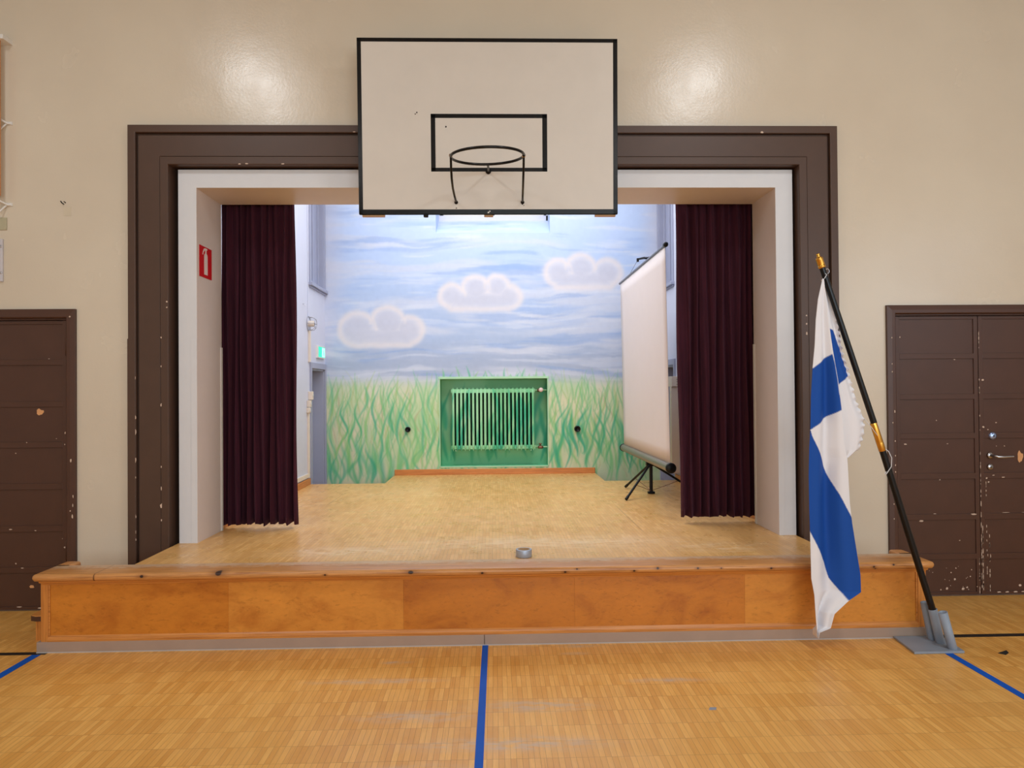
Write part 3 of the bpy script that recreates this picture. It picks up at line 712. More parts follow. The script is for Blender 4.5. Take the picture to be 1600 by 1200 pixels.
# ------------------------------------------------------------------ hall doors
def door_leaf(b, x0, x1, zb, zt, rails, y=.018, stile=.03, m=0):
    b.box((x0, y, zb), (x1, y+.035, zt), m)
    b.box((x0, y-.008, zb), (x0+stile, y, zt), m); b.box((x1-stile, y-.008, zb), (x1, y, zt), m)
    for a, c in rails: b.box((x0+stile, y-.008, a), (x1-stile, y, c), m)
def hall_door(idx, X, casing, leaves, rails, zt, zb=.012, chip=(), patch=()):
    b = MB(); c0, c1 = casing; w = .062
    prof = [(0, 0), (0, -.020), (w*.55, -.026), (w-.006, -.026), (w, -.020), (w, .010), (w+.012, .010), (w+.012, .055), (w, .055), (0, .02)]
    n = len(prof); rows = [[(c0+d, y, 0) for d, y in prof], [(c0+d, y, X-d) for d, y in prof], [(c1-d, y, X-d) for d, y in prof], [(c1-d, y, 0) for d, y in prof]]
    b.add([v for r in rows for v in r], [(r*n+i, r*n+(i+1) % n, (r+1)*n+(i+1) % n, (r+1)*n+i) for r in range(3) for i in range(n)])
    b.add(rows[0], [tuple(range(n))]); b.add(rows[3], [tuple(range(n))])
    for i, (x, z, r, s_) in enumerate(chip):
        if not (c0+w < x < c1-w): b.blob((x, -.0265, z), r, s_, 1, seed=i)
    d = struct(b.build('door_%d' % idx, [BROWND, CHIP], bevel=.0015))
    b = MB(); b.box((c0+w, .02, 0), (c1-w, .29, .010)); b.build('threshold', paint('worn_threshold', (96, 78, 68), .5, .3), d)
    B((c0+w, .28, 0), (c1-w, .30, X)).build('backing', DARK, d)
    for li, (a, c) in enumerate(leaves):
        b = MB(); door_leaf(b, a, c, zb, zt, rails)
        for i, (x, z, r, s_) in enumerate(chip):
            if a < x < c: 
                on = x < a+.03 or x > c-.03 or any(p_ <= z <= q_ for p_, q_ in rails); b.blob((x, .010 if on else .018, z), r, s_, 1, seed=i*3+1)
        for i, (x, z, r, s_) in enumerate(patch):
            if a < x < c: b.blob((x, .018, z), r, s_, 2, seed=i*5+2, n=14)
        b.build('door_leaf', [BROWND, CHIP, paint('bare_timber', (214, 156, 104), .6, .06)], d, bevel=.0012)
    return d
ZR = [.006, .264, .558, .848, 1.142, 1.423, 1.718, 2.004]; RL = [(.012, .030), (.266, .306), (.552, .593), (.846, .888), (1.138, 1.178), (1.423, 1.460), (1.716, 1.754), (2.003, 2.024)]
rd = random.Random(4)
chL = [(-2.985, 1.24, .004, 2), (-2.988, 1.16, .004, 1), (-2.925, 1.05, .005, 3), (-2.91, .80, .004, 3), (-2.912, .74, .004, 3), (-2.915, .66, .005, 3), (-2.93, .70, .005, 1), (-3.25, 1.175, .004, 1), (-2.99, .44, .006, 1), (-3.01, .50, .003, 1),
       (-3.19, .56, .010, .3), (-3.36, .57, .012, .3), (-3.28, .30, .010, .3), (-3.33, 1.10, .004, 1), (-3.30, .03, .02, .2), (-3.15, .02, .03, .15), (-3.33, .33, .006, 1), (-3.05, 1.2, .003, 1), (-3.1, 1.76, .006, .4), (-2.93, 2.05, .006, 1)]
d3 = hall_door(3, 2.105, (-4.25, -2.897), [(-3.585, -2.974), (-4.176, -3.588)], RL, 2.028, chip=chL,
               patch=[(-3.163, 1.387, .024, 1), (-3.222, .168, .018, .7)])
for z in (1.78, .35): MB().lathe([(0, 0), (.009, 0), (.009, .13), (.006, .14), (0, .145)], (-2.966, -.002, z), n=10).build('hinge', BROWND, d3)
chR = [(2.89, 1.62+rd.uniform(-.8, .5), .004, 1.5) for _ in range(6)]+[(2.875, rd.uniform(.4, 2.0), .004, 1.4) for _ in range(9)]
chR += [(2.96, 1.875, .005, 1), (3.36, 1.71, .008, .5), (2.99, 1.10, .010, .5), (3.30, 1.10, .006, .5), (3.22, 1.27, .004, 1), (3.24, .84, .005, 1), (3.10, .545, .016, .4), (3.38, .40, .006, .5), (3.48, .59, .02, .3), (3.2, .595, .012, .2)]
chR += [(rd.uniform(3.0, 3.5), rd.uniform(.03, .22), rd.uniform(.002, .005), 1) for _ in range(22)]+[(3.40, .05, .011, 1), (3.28, .055, .009, 1), (3.43, .06, .007, 1), (3.34, .12, .007, 1)]
chR += [(3.535, z, rd.uniform(.0015, .0035), rd.uniform(1.5, 7)) for z in [rd.uniform(.05, 1.9) for _ in range(40)]]
chR += [(3.518, rd.uniform(.03, .3), .0025, 7) for _ in range(9)]+[(3.545, rd.uniform(.03, .5), .003, 8) for _ in range(14)]+[(3.58, rd.uniform(.03, .9), .0025, 4) for _ in range(14)]+[(3.60, rd.uniform(.03, .5), .003, 5) for _ in range(10)]
chR += [(3.56, 1.22, .008, 1), (3.60, 1.20, .006, .6), (3.66, 1.25, .007, .5), (3.56, 1.56, .009, .8), (3.63, .87, .010, .3), (3.58, .85, .007, 1), (3.60, .82, .006, 1), (3.66, 1.08, .003, 1), (3.72, 1.08, .004, 1), (3.82, .07, .012, .7), (3.90, .08, .008, .7)]
chR += [(x, .026, .016, .3) for x in np.arange(3.66, 4.1, .06)]+[(3.72, .598, .03, .05), (3.86, .598, .02, .05)]+[(3.70, .855, .012, .3)]
d4 = hall_door(4, 2.103, (2.845, 4.212), [(2.920, 3.527), (3.532, 4.137)], RL, 2.024, chip=chR, patch=[(3.835, 1.00, .02, 2.2)])
# lock, lever handle, key rose on the right leaf
MB().lathe([(0, -.016), (.010, -.016), (.019, -.012), (.026, -.008), (.027, 0)], (3.626, .010, 1.155), (0, 1, 0), n=28).build('cylinder_lock', paint('blue_tinted_chrome', (160, 180, 222), .25, .03, 0, metal=.8), d4)
MB().lathe([(0, -.0185), (.005, -.0185), (.005, -.014), (0, -.014)], (3.626, .010, 1.155), (0, 1, 0), n=12).build('keyway', BLACKM, d4)
b = MB(); b.lathe([(0, -.006), (.020, -.006), (.022, 0)], (3.609, .010, 1.013), (0, 1, 0), n=24)
b.tube([(3.609, .010, 1.013), (3.609, -.030, 1.013), (3.612, -.044, 1.012), (3.622, -.050, 1.009), (3.66, -.052, 1.006), (3.735, -.050, 1.009)], [.010, .010, .0105, .011, .0095, .007], 12)
b.build('lever_handle', STEEL, d4)
b = MB(); b.lathe([(0, -.005), (.019, -.005), (.021, 0)], (3.609, .010, .930), (0, 1, 0), n=24); b.box((3.606, .0035, .920), (3.612, .006, .936), 1); b.build('key_rose', [STEEL, BLACKM], d4)

# ------------------------------------------------------------------ basketball backboard and ring
bb = thing('basketball_backboard', 'cream basketball backboard with black border and target rectangle above the stage opening', 'backboard', (0, -.12, 2.715))
def BP(x, z, y=0):       # board plane leans forward towards the top
    t = (z-2.717)/1.183; return (x*(1+.0*t), -.205-.050*t+y, z)
b = MB()
xl0, xr0, xl1, xr1 = -.882, .873, -.890, .874
def bx_(u): return u
def bquad(b, x0, z0, x1, z1, y0, y1, m=0):
    vs = [BP(x0, z0, y0), BP(x1, z0, y0), BP(x1, z1, y0), BP(x0, z1, y0), BP(x0, z0, y1), BP(x1, z0, y1), BP(x1, z1, y1), BP(x0, z1, y1)]
    b.add(vs, [(0, 1, 2, 3), (7, 6, 5, 4), (0, 4, 5, 1), (1, 5, 6, 2), (2, 6, 7, 3), (3, 7, 4, 0)], m)
L_, R_, Z0_, Z1_ = -.889, .876, 2.717, 3.898
bquad(b, L_, Z0_, R_, Z1_, 0, .022, 0)
for q in ((L_, Z0_, R_, Z0_+.032), (L_, Z1_-.026, R_, Z1_), (L_, Z0_, L_+.028, Z1_), (R_-.030, Z0_, R_, Z1_)): bquad(b, *q, -.0012, .0225, 1)
for q in ((-.397, 3.004, .394, 3.030), (-.397, 3.364, .394, 3.392), (-.397, 3.004, -.366, 3.392), (.361, 3.004, .394, 3.392)): bquad(b, *q, -.0010, .001, 1)
for (x, z, r) in ((-.294, 3.305, .005), (-.01, 2.727, .006), (.0, 2.735, .005), (-.228, 2.757, .004), (.222, 2.783, .004), (.232, 2.775, .003), (-.49, 3.40, .005), (-.50, 3.39, .004)):
    b.blob(BP(x, z, -.0015), r, 1, 1 if z > 2.74 else 2, seed=int(r*9999)+int(x*99))
b.build('panel', [BOARD, BLACK, CREAMW], bb, bevel=.001)
for x0, x1 in ((-.872, -.72), (-.040, .022), (.725, .866)):
    b = MB(); bquad(b, x0, 2.709, x1, 2.80 if x1 < .1 and x0 > -.1 else 3.86, .0235, .055); b.build('batten', TAN, bb)
for x0 in (-.70, .66): B((x0, -.174, 3.30), (x0+.05, -.004, 3.36)).build('wall_bracket', BLACKM, bb)
MB().lathe([(0, 0), (.016, 0), (.018, .02), (0, .02)], (-.437, -.19, 2.70), n=14).build('bolt', BLACKM, bb)
hp = thing('basketball_ring', 'bare black basketball ring without net, fixed to the backboard on two bent side stays', 'basketball ring', (-.012, -.40, 2.99))
cx, cy, R_h = -.0125, -.620, .2275
zr = lambda y: 2.997+(y+.395)*.095
MB().tube([(cx+R_h*math.cos(a), cy+R_h*math.sin(a), zr(cy+R_h*math.sin(a))+.006*math.cos(a)) for a in [2*PI*k/56 for k in range(56)]], .0088, 10, closed=True).build('ring', BLACK, hp)
for s_, xs_, xe in ((-1, cx-R_h, -.229), (1, cx+R_h, .223)):
    k_ = (0, 0, .05, .45, 1) if s_ < 0 else (0, 0, .3, .6, 1)
    pts = [(xs_, -.62, 2.976)]+[(xs_+(xe-xs_)*k_[q], y_, z_) for q, (y_, z_) in enumerate(((-.59, 2.905), (-.53, 2.858), (-.43, 2.832), (-.32, 2.812), (-.215, 2.797)))]
    MB().tube(pts, .0075, 10).build('stay', BLACK, hp)
    MB().lathe([(0, -.004), (.012, -.004), (.013, .004)], BP(xe, 2.796, -.004), (0, 1, 0), n=14).build('stay_foot', BLACK, hp)
    MB().lathe([(.0105, -.012), (.012, 0), (.0105, .012)], (xs_, -.62, 2.977), (0, 1, 0), n=12).build('weld_joint', BRASS, hp)
b = MB(); b.tube([(cx+.002, -.398, 2.994), (cx+.004, -.33, 2.995), (cx+.004, -.222, 3.002)], .0075, 10); b.lathe([(0, -.012), (.016, -.010), (.019, 0)], BP(cx+.004, 3.004, -.002), (0, 1, 0), n=14); b.build('back_bracket', BLACK, hp)

# ------------------------------------------------------------------ radiator
rad = thing('cast_iron_radiator', 'cast iron column radiator painted green with the grass mural, in the wall niche', 'radiator', (.01, SY1+.09, NZ0))
RXa, RXb, ry = -.500, .518, SY1+.105
def rad_section(x):
    b = MB(); hw = .0155; yb_, yf_ = ry+.095, ry-.095; z0, z1 = .772, 1.532
    # rounded slab: three columns joined by webs
    prof = []
    for k in range(9): a = PI*k/8; prof.append((x+hw*math.cos(a), yf_+.018-.018*math.sin(a)))
    for k in range(9): a = PI+PI*k/8; prof.append((x+hw*math.cos(a), yb_-.018-.018*math.sin(a)))
    n = len(prof); rows = []
    for z, q in ((z0-.012, .55), (z0, .88), (z0+.02, 1), (1.0, 1), (1.3, 1), (z1-.02, 1), (z1, .88), (z1+.010, .55)):
        rows.append([(x+(px_-x)*(.8 if q < 1 else 1), ry+(py_-ry)*q, z) for px_, py_ in prof])
    b.add([v for r_ in rows for v in r_], [(r_*n+i, r_*n+(i+1) % n, (r_+1)*n+(i+1) % n, (r_+1)*n+i) for r_ in range(len(rows)-1) for i in range(n)], 0, True)
    b.add(rows[0], [tuple(range(n))]); b.add(rows[-1], [tuple(range(n))])
    # hub bands that meet the next section, and the thin casting fins
    for z in (1.510, .792): b.box((x-.0252, ry-.078, z-.024), (x+.0252, ry+.07, z+.024))
    b.box((x-.0025, ry-.098, 1.525), (x+.0025, ry-.05, 1.556)); b.box((x-.0025, ry-.098, .748), (x+.0025, ry-.05, .775))
    # subdivide along z for the painted pattern
    return b
ns = 21
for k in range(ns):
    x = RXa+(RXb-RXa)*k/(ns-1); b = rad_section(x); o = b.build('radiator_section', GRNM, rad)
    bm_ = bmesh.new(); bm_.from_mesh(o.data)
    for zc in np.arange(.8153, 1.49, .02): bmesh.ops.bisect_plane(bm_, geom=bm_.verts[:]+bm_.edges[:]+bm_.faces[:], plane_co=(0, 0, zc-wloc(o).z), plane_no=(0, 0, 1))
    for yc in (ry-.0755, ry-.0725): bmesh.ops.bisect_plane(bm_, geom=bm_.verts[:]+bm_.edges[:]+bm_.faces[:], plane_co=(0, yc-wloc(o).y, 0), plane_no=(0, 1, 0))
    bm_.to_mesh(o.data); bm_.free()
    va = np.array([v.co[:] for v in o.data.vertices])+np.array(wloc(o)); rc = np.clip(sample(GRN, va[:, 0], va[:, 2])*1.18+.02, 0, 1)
    deep = (va[:, 1] > ry-.074)*(va[:, 2] > .815)*(va[:, 2] < 1.485); rc[deep > 0] = lin((24, 28, 24)); colorise(o, rc)  # sides behind the front edge near-black: shade of the gaps painted in
B((RXa-.005, SY1+ND-.012, .80), (RXb+.005, SY1+ND-.004, 1.50)).build('gap_shade_panel', DARK, rad)  # dark sheet added to stand in for the unlit gaps between sections
pt = paint('mint_pipe', (168, 216, 170), .45)
for z in (1.512, .790): MB().tube([(RXa-.03, ry, z), (RXb+.03, ry, z)], .020).build('connecting_pipe', pt, rad)
for x in (RXa+.03, RXb-.03):
    B((x-.008, ry-.10, NZ0+.15), (x+.008, ry+.10, .765)).build('support_bracket', pt, rad) if False else MB().tube([(x, ry-.09, .752), (x, ry, .745), (x, SY1+ND, .76)], .007, 8).build('support_bracket', pt, rad)
MB().tube([(RXb+.03, ry, 1.513), (RXb+.14, ry, 1.516), (NX1, ry, 1.516)], .010).build('supply_pipe', pt, rad)
MB().lathe([(0, -.05), (.024, -.048), (.029, -.036), (.029, -.008), (.02, 0), (0, 0)], (.624, ry-.02, 1.519), (0, 1, 0), n=22).build('thermostat_knob', paint('pinkish_white_plastic', (240, 214, 210), .4), rad)
MB().lathe([(0, 0), (.018, 0), (.02, .03), (0, .03)], (.578, ry, 1.514), (1, 0, 0), n=14).build('valve_body', COPPER, rad)
MB().tube([(RXb+.03, ry, .790), (RXb+.10, ry, .784), (NX1, ry, .783)], .010).build('return_pipe', pt, rad)
b = MB(); b.lathe([(0, -.034), (.016, -.034), (.020, -.012), (.020, .012), (.016, .034), (0, .034)], (.615, ry-.01, .780), (1, 0, 0), n=14)
b.lathe([(.010, 0), (.010, .026), (.019, .028), (.019, .040), (0, .042)], (.612, ry-.01, .790), n=12); b.build('return_valve', COPPER, rad)

# wall sockets on the mural
for x, z, r, lab in ((-1.073, 1.029, .035, 'round black wall socket on the painted grass left of the radiator'), (1.080, 1.017, .040, 'round black wall socket on the painted grass right of the radiator')):
    b = MB(); b.lathe([(0, -.010), (r*.55, -.010), (r*.62, -.030), (r*.85, -.032), (r, -.02), (r, 0)], (x, SY1, z), (0, 1, 0), n=26)
    o = b.build('wall_socket', BLACKM); tag(o, lab, 'socket')

# ------------------------------------------------------------------ projection screen
ps = thing('tripod_projection_screen', 'white tripod projection screen seen almost edge on beside the right curtain', 'projection screen', (1.60, 2.13, DK))
SXT, SXB = 1.510, 1.536; YN, YF = 1.02, 3.22
b = MB(); nn = 14; vs = []
for j in range(nn+1):
    t = j/nn
    for i in range(nn+1):
        s_ = i/nn; y = (YN+.02)+(YF-YN-.05)*s_; x = SXT+(SXB-SXT)*t+.008*math.sin(PI*s_)*math.sin(PI*t)
        y2 = y+(.035*t if s_ > .5 else .0)*0; vs.append((x, y2, 2.752+(.862-2.752)*t))
b.add(vs, [(j*(nn+1)+i, j*(nn+1)+i+1, (j+1)*(nn+1)+i+1, (j+1)*(nn+1)+i) for j in range(nn) for i in range(nn)], 0, True)
o = b.build('screen_cloth', SCREENM, ps); sm = o.modifiers.new('thick', 'SOLIDIFY'); sm.thickness = .002
b = MB(); b.tube([(SXT, YN-.0, 2.758), (SXT, YF+.01, 2.758)], .0135, 12); b.build('top_bar', paint('grey_metal_bar', (104, 106, 112), .35, .05, 0, metal=.5), ps)
MB().lathe([(0, -.02), (.018, -.018), (.022, 0), (.022, .03), (0, .03)], (SXT, YN, 2.760), (0, 1, 0), n=18).build('bar_end_cap', BLACKM, ps)
b = MB(); b.tube([(SXB, YN+.02, .832), (SXB, YF, .832)], .040, 24); b.build('screen_case', GREYALU, ps)
for y0, y1 in ((YN-.01, YN+.025), (YF-.01, YF+.02)): MB().lathe([(0, 0), (.040, 0), (.046, .006), (.046, y1-y0-.006), (.040, y1-y0), (0, y1-y0)], (SXB, y0, .832), (0, 1, 0), n=24).build('case_end_cap', BLACKM, ps)
PXc, PYc = 1.606, 2.11
MB().tube([(PXc, PYc, DK+.02), (PXc, PYc, .78)], .017, 12).build('post', BLACKM, ps)
MB().tube([(PXc, PYc, .78), (PXc, PYc, 2.86)], .012, 12).build('extension_tube', BLACKM, ps)
b = MB(); b.box((PXc-.05, PYc-.03, .735), (PXc+.03, PYc+.03, .80)); b.build('leg_hub', BLACKM, ps, bevel=.008)
b = MB(); b.box((PXc-.035, PYc-.025, .455), (PXc+.035, PYc+.025, .478)); b.build('foot_collar', BLACKM, ps, bevel=.006)
b = MB(); b.tube([(PXc, PYc, 2.845), (PXc-.05, PYc, 2.850), (PXc-.115, PYc-.01, 2.835)], [.014, .012, .010], 10); b.box((PXc-.125, PYc-.02, 2.81), (PXc-.105, PYc+.012, 2.845)); b.build('hook_arm', BLACKM, ps, bevel=.002)
MB().tube([(SXT, 1.62, 2.77), (PXc-.115, PYc-.01, 2.83), (SXT, 2.62, 2.77)], .0018, 6).build('hanging_wire', BLACKM, ps)
feet = [(1.272, 1.685), (1.430, 2.55), (2.07, 2.13)]
for fx, fy in feet:
    b = MB(); b.tube([(PXc, PYc, .765), (fx, fy, DK+.016)], .0115, 10); l = b.build('leg', BLACKM, ps)
    d = (Vector((fx, fy, DK+.016))-Vector((PXc, PYc, .765))).normalized()
    MB().tube([Vector((fx, fy, DK+.016))-d*.04, Vector((fx, fy, DK+.016))+d*.004], .0145, 10).build('rubber_foot', BLACKM, l)
    mid = Vector((PXc, PYc, .765)).lerp(Vector((fx, fy, DK+.016)), .62)
    MB().tube([(PXc, PYc, DK+.03), mid], .003, 6).build('brace', COPPER, ps)

# ------------------------------------------------------------------ small fittings on the stage walls
# fire extinguisher sign on the left reveal
fs = thing('fire_extinguisher_sign', 'red and white fire extinguisher sign on the left reveal of the stage opening', 'sign', (il+.002, .183, 2.349))
B((il+.0005, .075, 2.349), (il+.004, .290, 2.574)).build('sign_plate', RED, fs)
def SG(a, c, d): return (il+d, .075+a*.215, 2.349+c*.225)
body = [(.36, .10), (.64, .10), (.64, .70), (.61, .76), (.55, .80), (.55, .83), (.45, .83), (.45, .80), (.39, .76), (.36, .70)]
hose = [(.45, .83), (.45, .88), (.38, .87), (.30, .80), (.27, .72), (.22, .73), (.26, .84), (.34, .93), (.44, .96), (.58, .96), (.64, .93), (.55, .90), (.55, .83)]
b = MB(); b.prism(body, SG, .0042, .0052); b.prism(hose, SG, .0042, .0052); b.build('pictogram', SIGNW, fs)
# exit sign
es = thing('exit_sign', 'small lit green emergency exit sign above the left stage side door', 'sign', (SX0+.02, 3.65, 1.93))
b = MB(); prf = [(0, .0), (.020, .0), (.026, .012), (.029, .075), (.026, .138), (.020, .15), (0, .15)]
b.prism(prf, lambda a, c, d: (SX0+a, d, 1.925+c), 3.50, 3.515); b.prism(prf, lambda a, c, d: (SX0+a, d, 1.925+c), 3.845, 3.86)
b.box((SX0, 3.515, 1.925), (SX0+.026, 3.845, 1.937)); b.box((SX0, 3.515, 2.063), (SX0+.026, 3.845, 2.075)); b.build('housing', CREAMW, es)
def emit(name, rgb, s_):
    t = NT(name, .3); t.color(lin(rgb)); t.b.inputs['Emission Color'].default_value = (*lin(rgb), 1); t.b.inputs['Emission Strength'].default_value = s_; return t.m
EG = emit('lit_green', (0, 196, 158), .95); EW = emit('lit_mint', (170, 246, 234), .9)
def es_face(x0): return None
b = MB(); b.box((SX0+.01, 3.516, 1.938), (SX0+.024, 3.844, 2.062)); b.build('lit_panel', EG, es)
b = MB(); y0 = 3.70                   # running figure and doorway in pale light
b.box((SX0+.0242, 3.70, 1.944), (SX0+.0252, 3.835, 2.056))
b.build('doorway_pictogram', EW, es)
FG = lambda a, c, d: (SX0+d, 3.735+a*.09, 1.95+c*.10)
b = MB(); b.prism([(.35, .42), (.62, .46), (.60, .78), (.38, .76)], FG, .0254, .0260); b.prism([(.40, .44), (.20, .22), (.02, .20), (.02, .12), (.28, .13), (.55, .42)], FG, .0254, .0260)
b.prism([(.50, .46), (.72, .30), (.66, .04), (.76, .03), (.86, .32), (.62, .52)], FG, .0254, .0260); b.prism([(.42, .84), (.52, .80), (.60, .86), (.56, .96), (.46, .96)], FG, .0254, .0260); b.build('running_figure', EG, es)
# caged alarm with its trunking
al = thing('caged_alarm', 'small cream alarm unit in a wire cage high on the left stage wall', 'alarm', (SX0, 3.15, 2.22))
MB().lathe([(.030, 0), (.034, .008), (.034, .062), (.026, .070), (0, .070)], (SX0, 3.16, 2.30), (1, 0, 0), n=20).build('housing', CREAM, al)
MB().lathe([(0, .070), (.012, .070), (.012, .076), (0, .076)], (SX0, 3.16, 2.30), (1, 0, 0), n=12).build('sounder_grille', BLACKM, al)
b = MB(); WM = paint('cage_wire', (160, 160, 168), .4, .05, 0, metal=.5)
b.tube([(SX0+.006, 3.16+.085*math.cos(a), 2.30+.085*math.sin(a)) for a in [2*PI*k/24 for k in range(24)]], .0035, 6, closed=True)
b.tube([(SX0+.085, 3.16+.052*math.cos(a), 2.30+.052*math.sin(a)) for a in [2*PI*k/24 for k in range(24)]], .003, 6, closed=True)
for k in range(6):
    a = PI*k/3; b.tube([(SX0+.004, 3.16+.085*math.cos(a), 2.30+.085*math.sin(a)), (SX0+.055, 3.16+.082*math.cos(a), 2.30+.082*math.sin(a)), (SX0+.085, 3.16+.052*math.cos(a), 2.30+.052*math.sin(a))], .003, 6)
b.build('wire_cage', WM, al)
tag(B((SX0, 3.145, 1.86), (SX0+.022, 3.190, 2.222)).build('cable_trunking', CREAM, bevel=.002), 'short cream cable trunking running down from the caged alarm to the side door', 'trunking')
tag(MB().tube([(SX0+.004, 3.13, 2.38), (SX0+.004, 3.13, 3.05), (SX0+.006, 3.125, 4.5)], .0035, 6).build('wall_cable', STAGEW), 'thin pale cable clipped to the left stage wall above the caged alarm', 'cable')
for k, (z0, z1, yy, dep, lab) in enumerate(((1.425, 1.520, 3.13, .045, 'cream light switch box, topmost of three beside the left stage side door'), (1.342, 1.418, 3.075, .035, 'cream switch box, middle of three beside the left stage side door'),
                             (1.276, 1.336, 3.06, .03, 'small cream switch box, lowest of three beside the left stage side door'))):
    sw = thing('switch_box', lab, 'switch', (SX0, yy+.03, z0))
    B((SX0, yy, z0), (SX0+dep, yy+.075, z1)).build('box', CREAM, sw, bevel=.004); B((SX0+dep, yy+.02, (z0+z1)/2-.012), (SX0+dep+.007, yy+.05, (z0+z1)/2+.018)).build('rocker', CREAMW, sw, bevel=.002)
tk = thing('cable_trunking', 'long cream cable trunking below the switch boxes, turning along the left baseboard', 'trunking', (SX0+.01, 3.1, .54))
B((SX0, 3.085, .586), (SX0+.020, 3.130, 1.275)).build('upright_run', CREAM, tk, bevel=.002); B((SX0, .66, .54), (SX0+.020, 3.130, .585)).build('level_run', CREAM, tk, bevel=.002)
# conduit column with boxes on the right stage wall
cb = thing('electrical_cabinet', 'narrow cream electrical box column on the right stage wall between screen and curtain', 'electrical box', (SX1-.045, 3.1, .53))
B((SX1-.088, 3.02, .545), (SX1, 3.10, 1.54)).build('lower_trunk', CREAM, cb, bevel=.003)
B((SX1-.088, 3.0, 1.542), (SX1, 3.16, 1.66)).build('upper_box', CREAM, cb, bevel=.004)
b = MB()
for k in range(3): b.box((SX1-.034, 2.9965, 1.562+k*.028), (SX1-.006, 3.0, 1.574+k*.028))
b.build('vent', paint('beige_vent', (170, 164, 146), .6), cb)
for z in (1.47, 1.40): B((SX1-.094, 3.03, z), (SX1-.088, 3.06, z+.022)).build('button', CREAMW, cb, bevel=.002)
# hook on the left stage wall
tag(MB().tube([(SX0, 2.93, 2.50), (SX0+.02, 2.93, 2.50), (SX0+.03, 2.93, 2.47)], .004, 6).build('wall_hook', STEEL), 'tiny metal hook on the left stage wall next to the curtain', 'hook')

# ------------------------------------------------------------------ roll of tape on the stage edge
tr = thing('tape_roll', 'roll of silver grey duct tape lying flat on the stage edge', 'tape roll', (.200, -.510, DK))
t = NT('silver_tape', .45, .5, .5); t.color(lin((168, 176, 190))); TP = t.m
MB().lathe([(.040, 0), (.050, 0), (.051, .002), (.051, .046), (.050, .048), (.040, .048), (.040, 0)], (.200, -.512, DK+.0006), n=40).build('tape_winding', TP, tr)
MB().lathe([(.036, 0), (.0399, 0), (.0399, .048), (.036, .048), (.036, 0)], (.200, -.512, DK+.0006), n=32).build('core', paint('cardboard', (176, 140, 100), .8), tr)

# ------------------------------------------------------------------ things on the hall wall at the left edge of the picture
wb = thing('wall_mounted_batten', 'upright wooden pole held off the wall by white brackets at the upper left edge', 'pole', (-3.40, -.06, 2.88))
b = MB(); b.tube([(-3.392, -.075, 2.885), (-3.392, -.075, 3.965)], .022, 14); b.build('pole', m_wood('warm_pole_wood', lin((206, 140, 84)), lin((170, 104, 56)), 2, .4), wb)
for z, big in ((3.970, 1), (3.412, 0), (2.842, 0)):
    b = MB()
    if big: b.box((-3.46, -.10, z-.012), (-3.335, 0, z+.018))
    else: b.tube([(-3.345, -.004, z-.005), (-3.365, -.012, z-.008), (-3.42, -.10, z+.03)], .007, 8); b.tube([(-3.37, -.006, z-.004), (-3.40, -.05, z-.07)], .006, 8); b.box((-3.385, -.006, z-.014), (-3.335, 0, z+.008))
    b.build('bracket', CREAMW, wb)
tag(B((-3.50, -.008, 2.662), (-3.374, 0, 2.748)).build('cover_plate', paint('olive_plate', (176, 168, 140), .5), bevel=.002), 'small square olive cover plate on the wall above the left door', 'cover plate')
sr = thing('screwed_rail', 'pale metal rail with two screws at the left edge above the left door', 'rail', (-3.44, -.01, 2.30))
B((-3.47, -.014, 2.300), (-3.398, 0, 2.597)).build('rail', paint('pale_rail', (196, 192, 196), .4), sr, bevel=.002)
for z in (2.36, 2.545): MB().lathe([(0, -.004), (.007, -.003), (.008, 0)], (-3.409, -.014, z), (0, 1, 0), n=12).build('screw', STEEL, sr)
b = MB(); b.tube([(-2.985, 0, 2.842), (-2.985, -.022, 2.845), (-2.990, -.03, 2.858)], .0035, 8); b.tube([(-2.972, 0, 2.852), (-2.976, -.015, 2.858)], .003, 8)
tag(b.build('wall_hook', BLACKM), 'small dark bent nail in the cream wall above the left door', 'hook')
tag(B((-2.985, -.0012, 2.760), (-2.935, 0, 2.822)).build('wall_patch', paint('patch_paint', (206, 192, 168), .6)), 'faint square patch of filler below the bent nail', 'patch')

# ------------------------------------------------------------------ flag stand, pole and flag
fsd = thing('flag_stand', 'grey steel flag stand with three leaning tubes on a square foot plate', 'flag stand', (2.53, -.93, 0))
b = MB(); b.prism([(2.383, -1.066), (2.672, -1.066), (2.700, -.812), (2.410, -.812)], XY, .0013, .014); b.build('foot_plate', GREY, fsd, bevel=.001)
tubes = [((2.629, -1.030), (2.572, -1.030), .226), ((2.621, -.930), (2.576, -.930), .213), ((2.610, -.872), (2.566, -.872), .236)]
for (x0, y0), (x1, y1), zt in tubes:
    d = Vector((x1-x0, y1-y0, zt-.012)).normalized(); p0 = Vector((x0, y0, .010)); Lg = (zt-.012)/d.z
    b = MB(); b.lathe([(.0235, 0), (.0245, .002), (.0245, Lg), (.0205, Lg), (.0205, .01), (0, .01)], p0, d, n=28); b.build('socket_tube', GREY, fsd)
fp = thing('flag_pole', 'black wooden flag pole with brass joint and brass tip leaning left in the grey stand', 'flag pole', (2.6175, -.930, .025))
PZ, PX_ = (.025, .213, 1.145, 1.303, 2.255, 2.32), (2.6175, 2.5745, 2.290, 2.243, 1.9345, 1.9135)
def PP(z):       # pole axis, slightly bent at the brass joint
    return (float(np.interp(z, PZ, PX_)), -.93, z)
PB = paint('black_lacquer', (15, 14, 16), .3, .05, 0, spec=.3)
MB().tube([PP(.025), PP(.213), PP(.6), PP(1.145)], [.0185, .0190, .0195, .0185], 18).build('lower_shaft', PB, fp)
MB().tube([PP(1.303), PP(1.8), PP(2.225)], [.0178, .0172, .0168], 18).build('upper_shaft', PB, fp)
ax = (Vector(PP(2.2))-Vector(PP(1.2))).normalized()
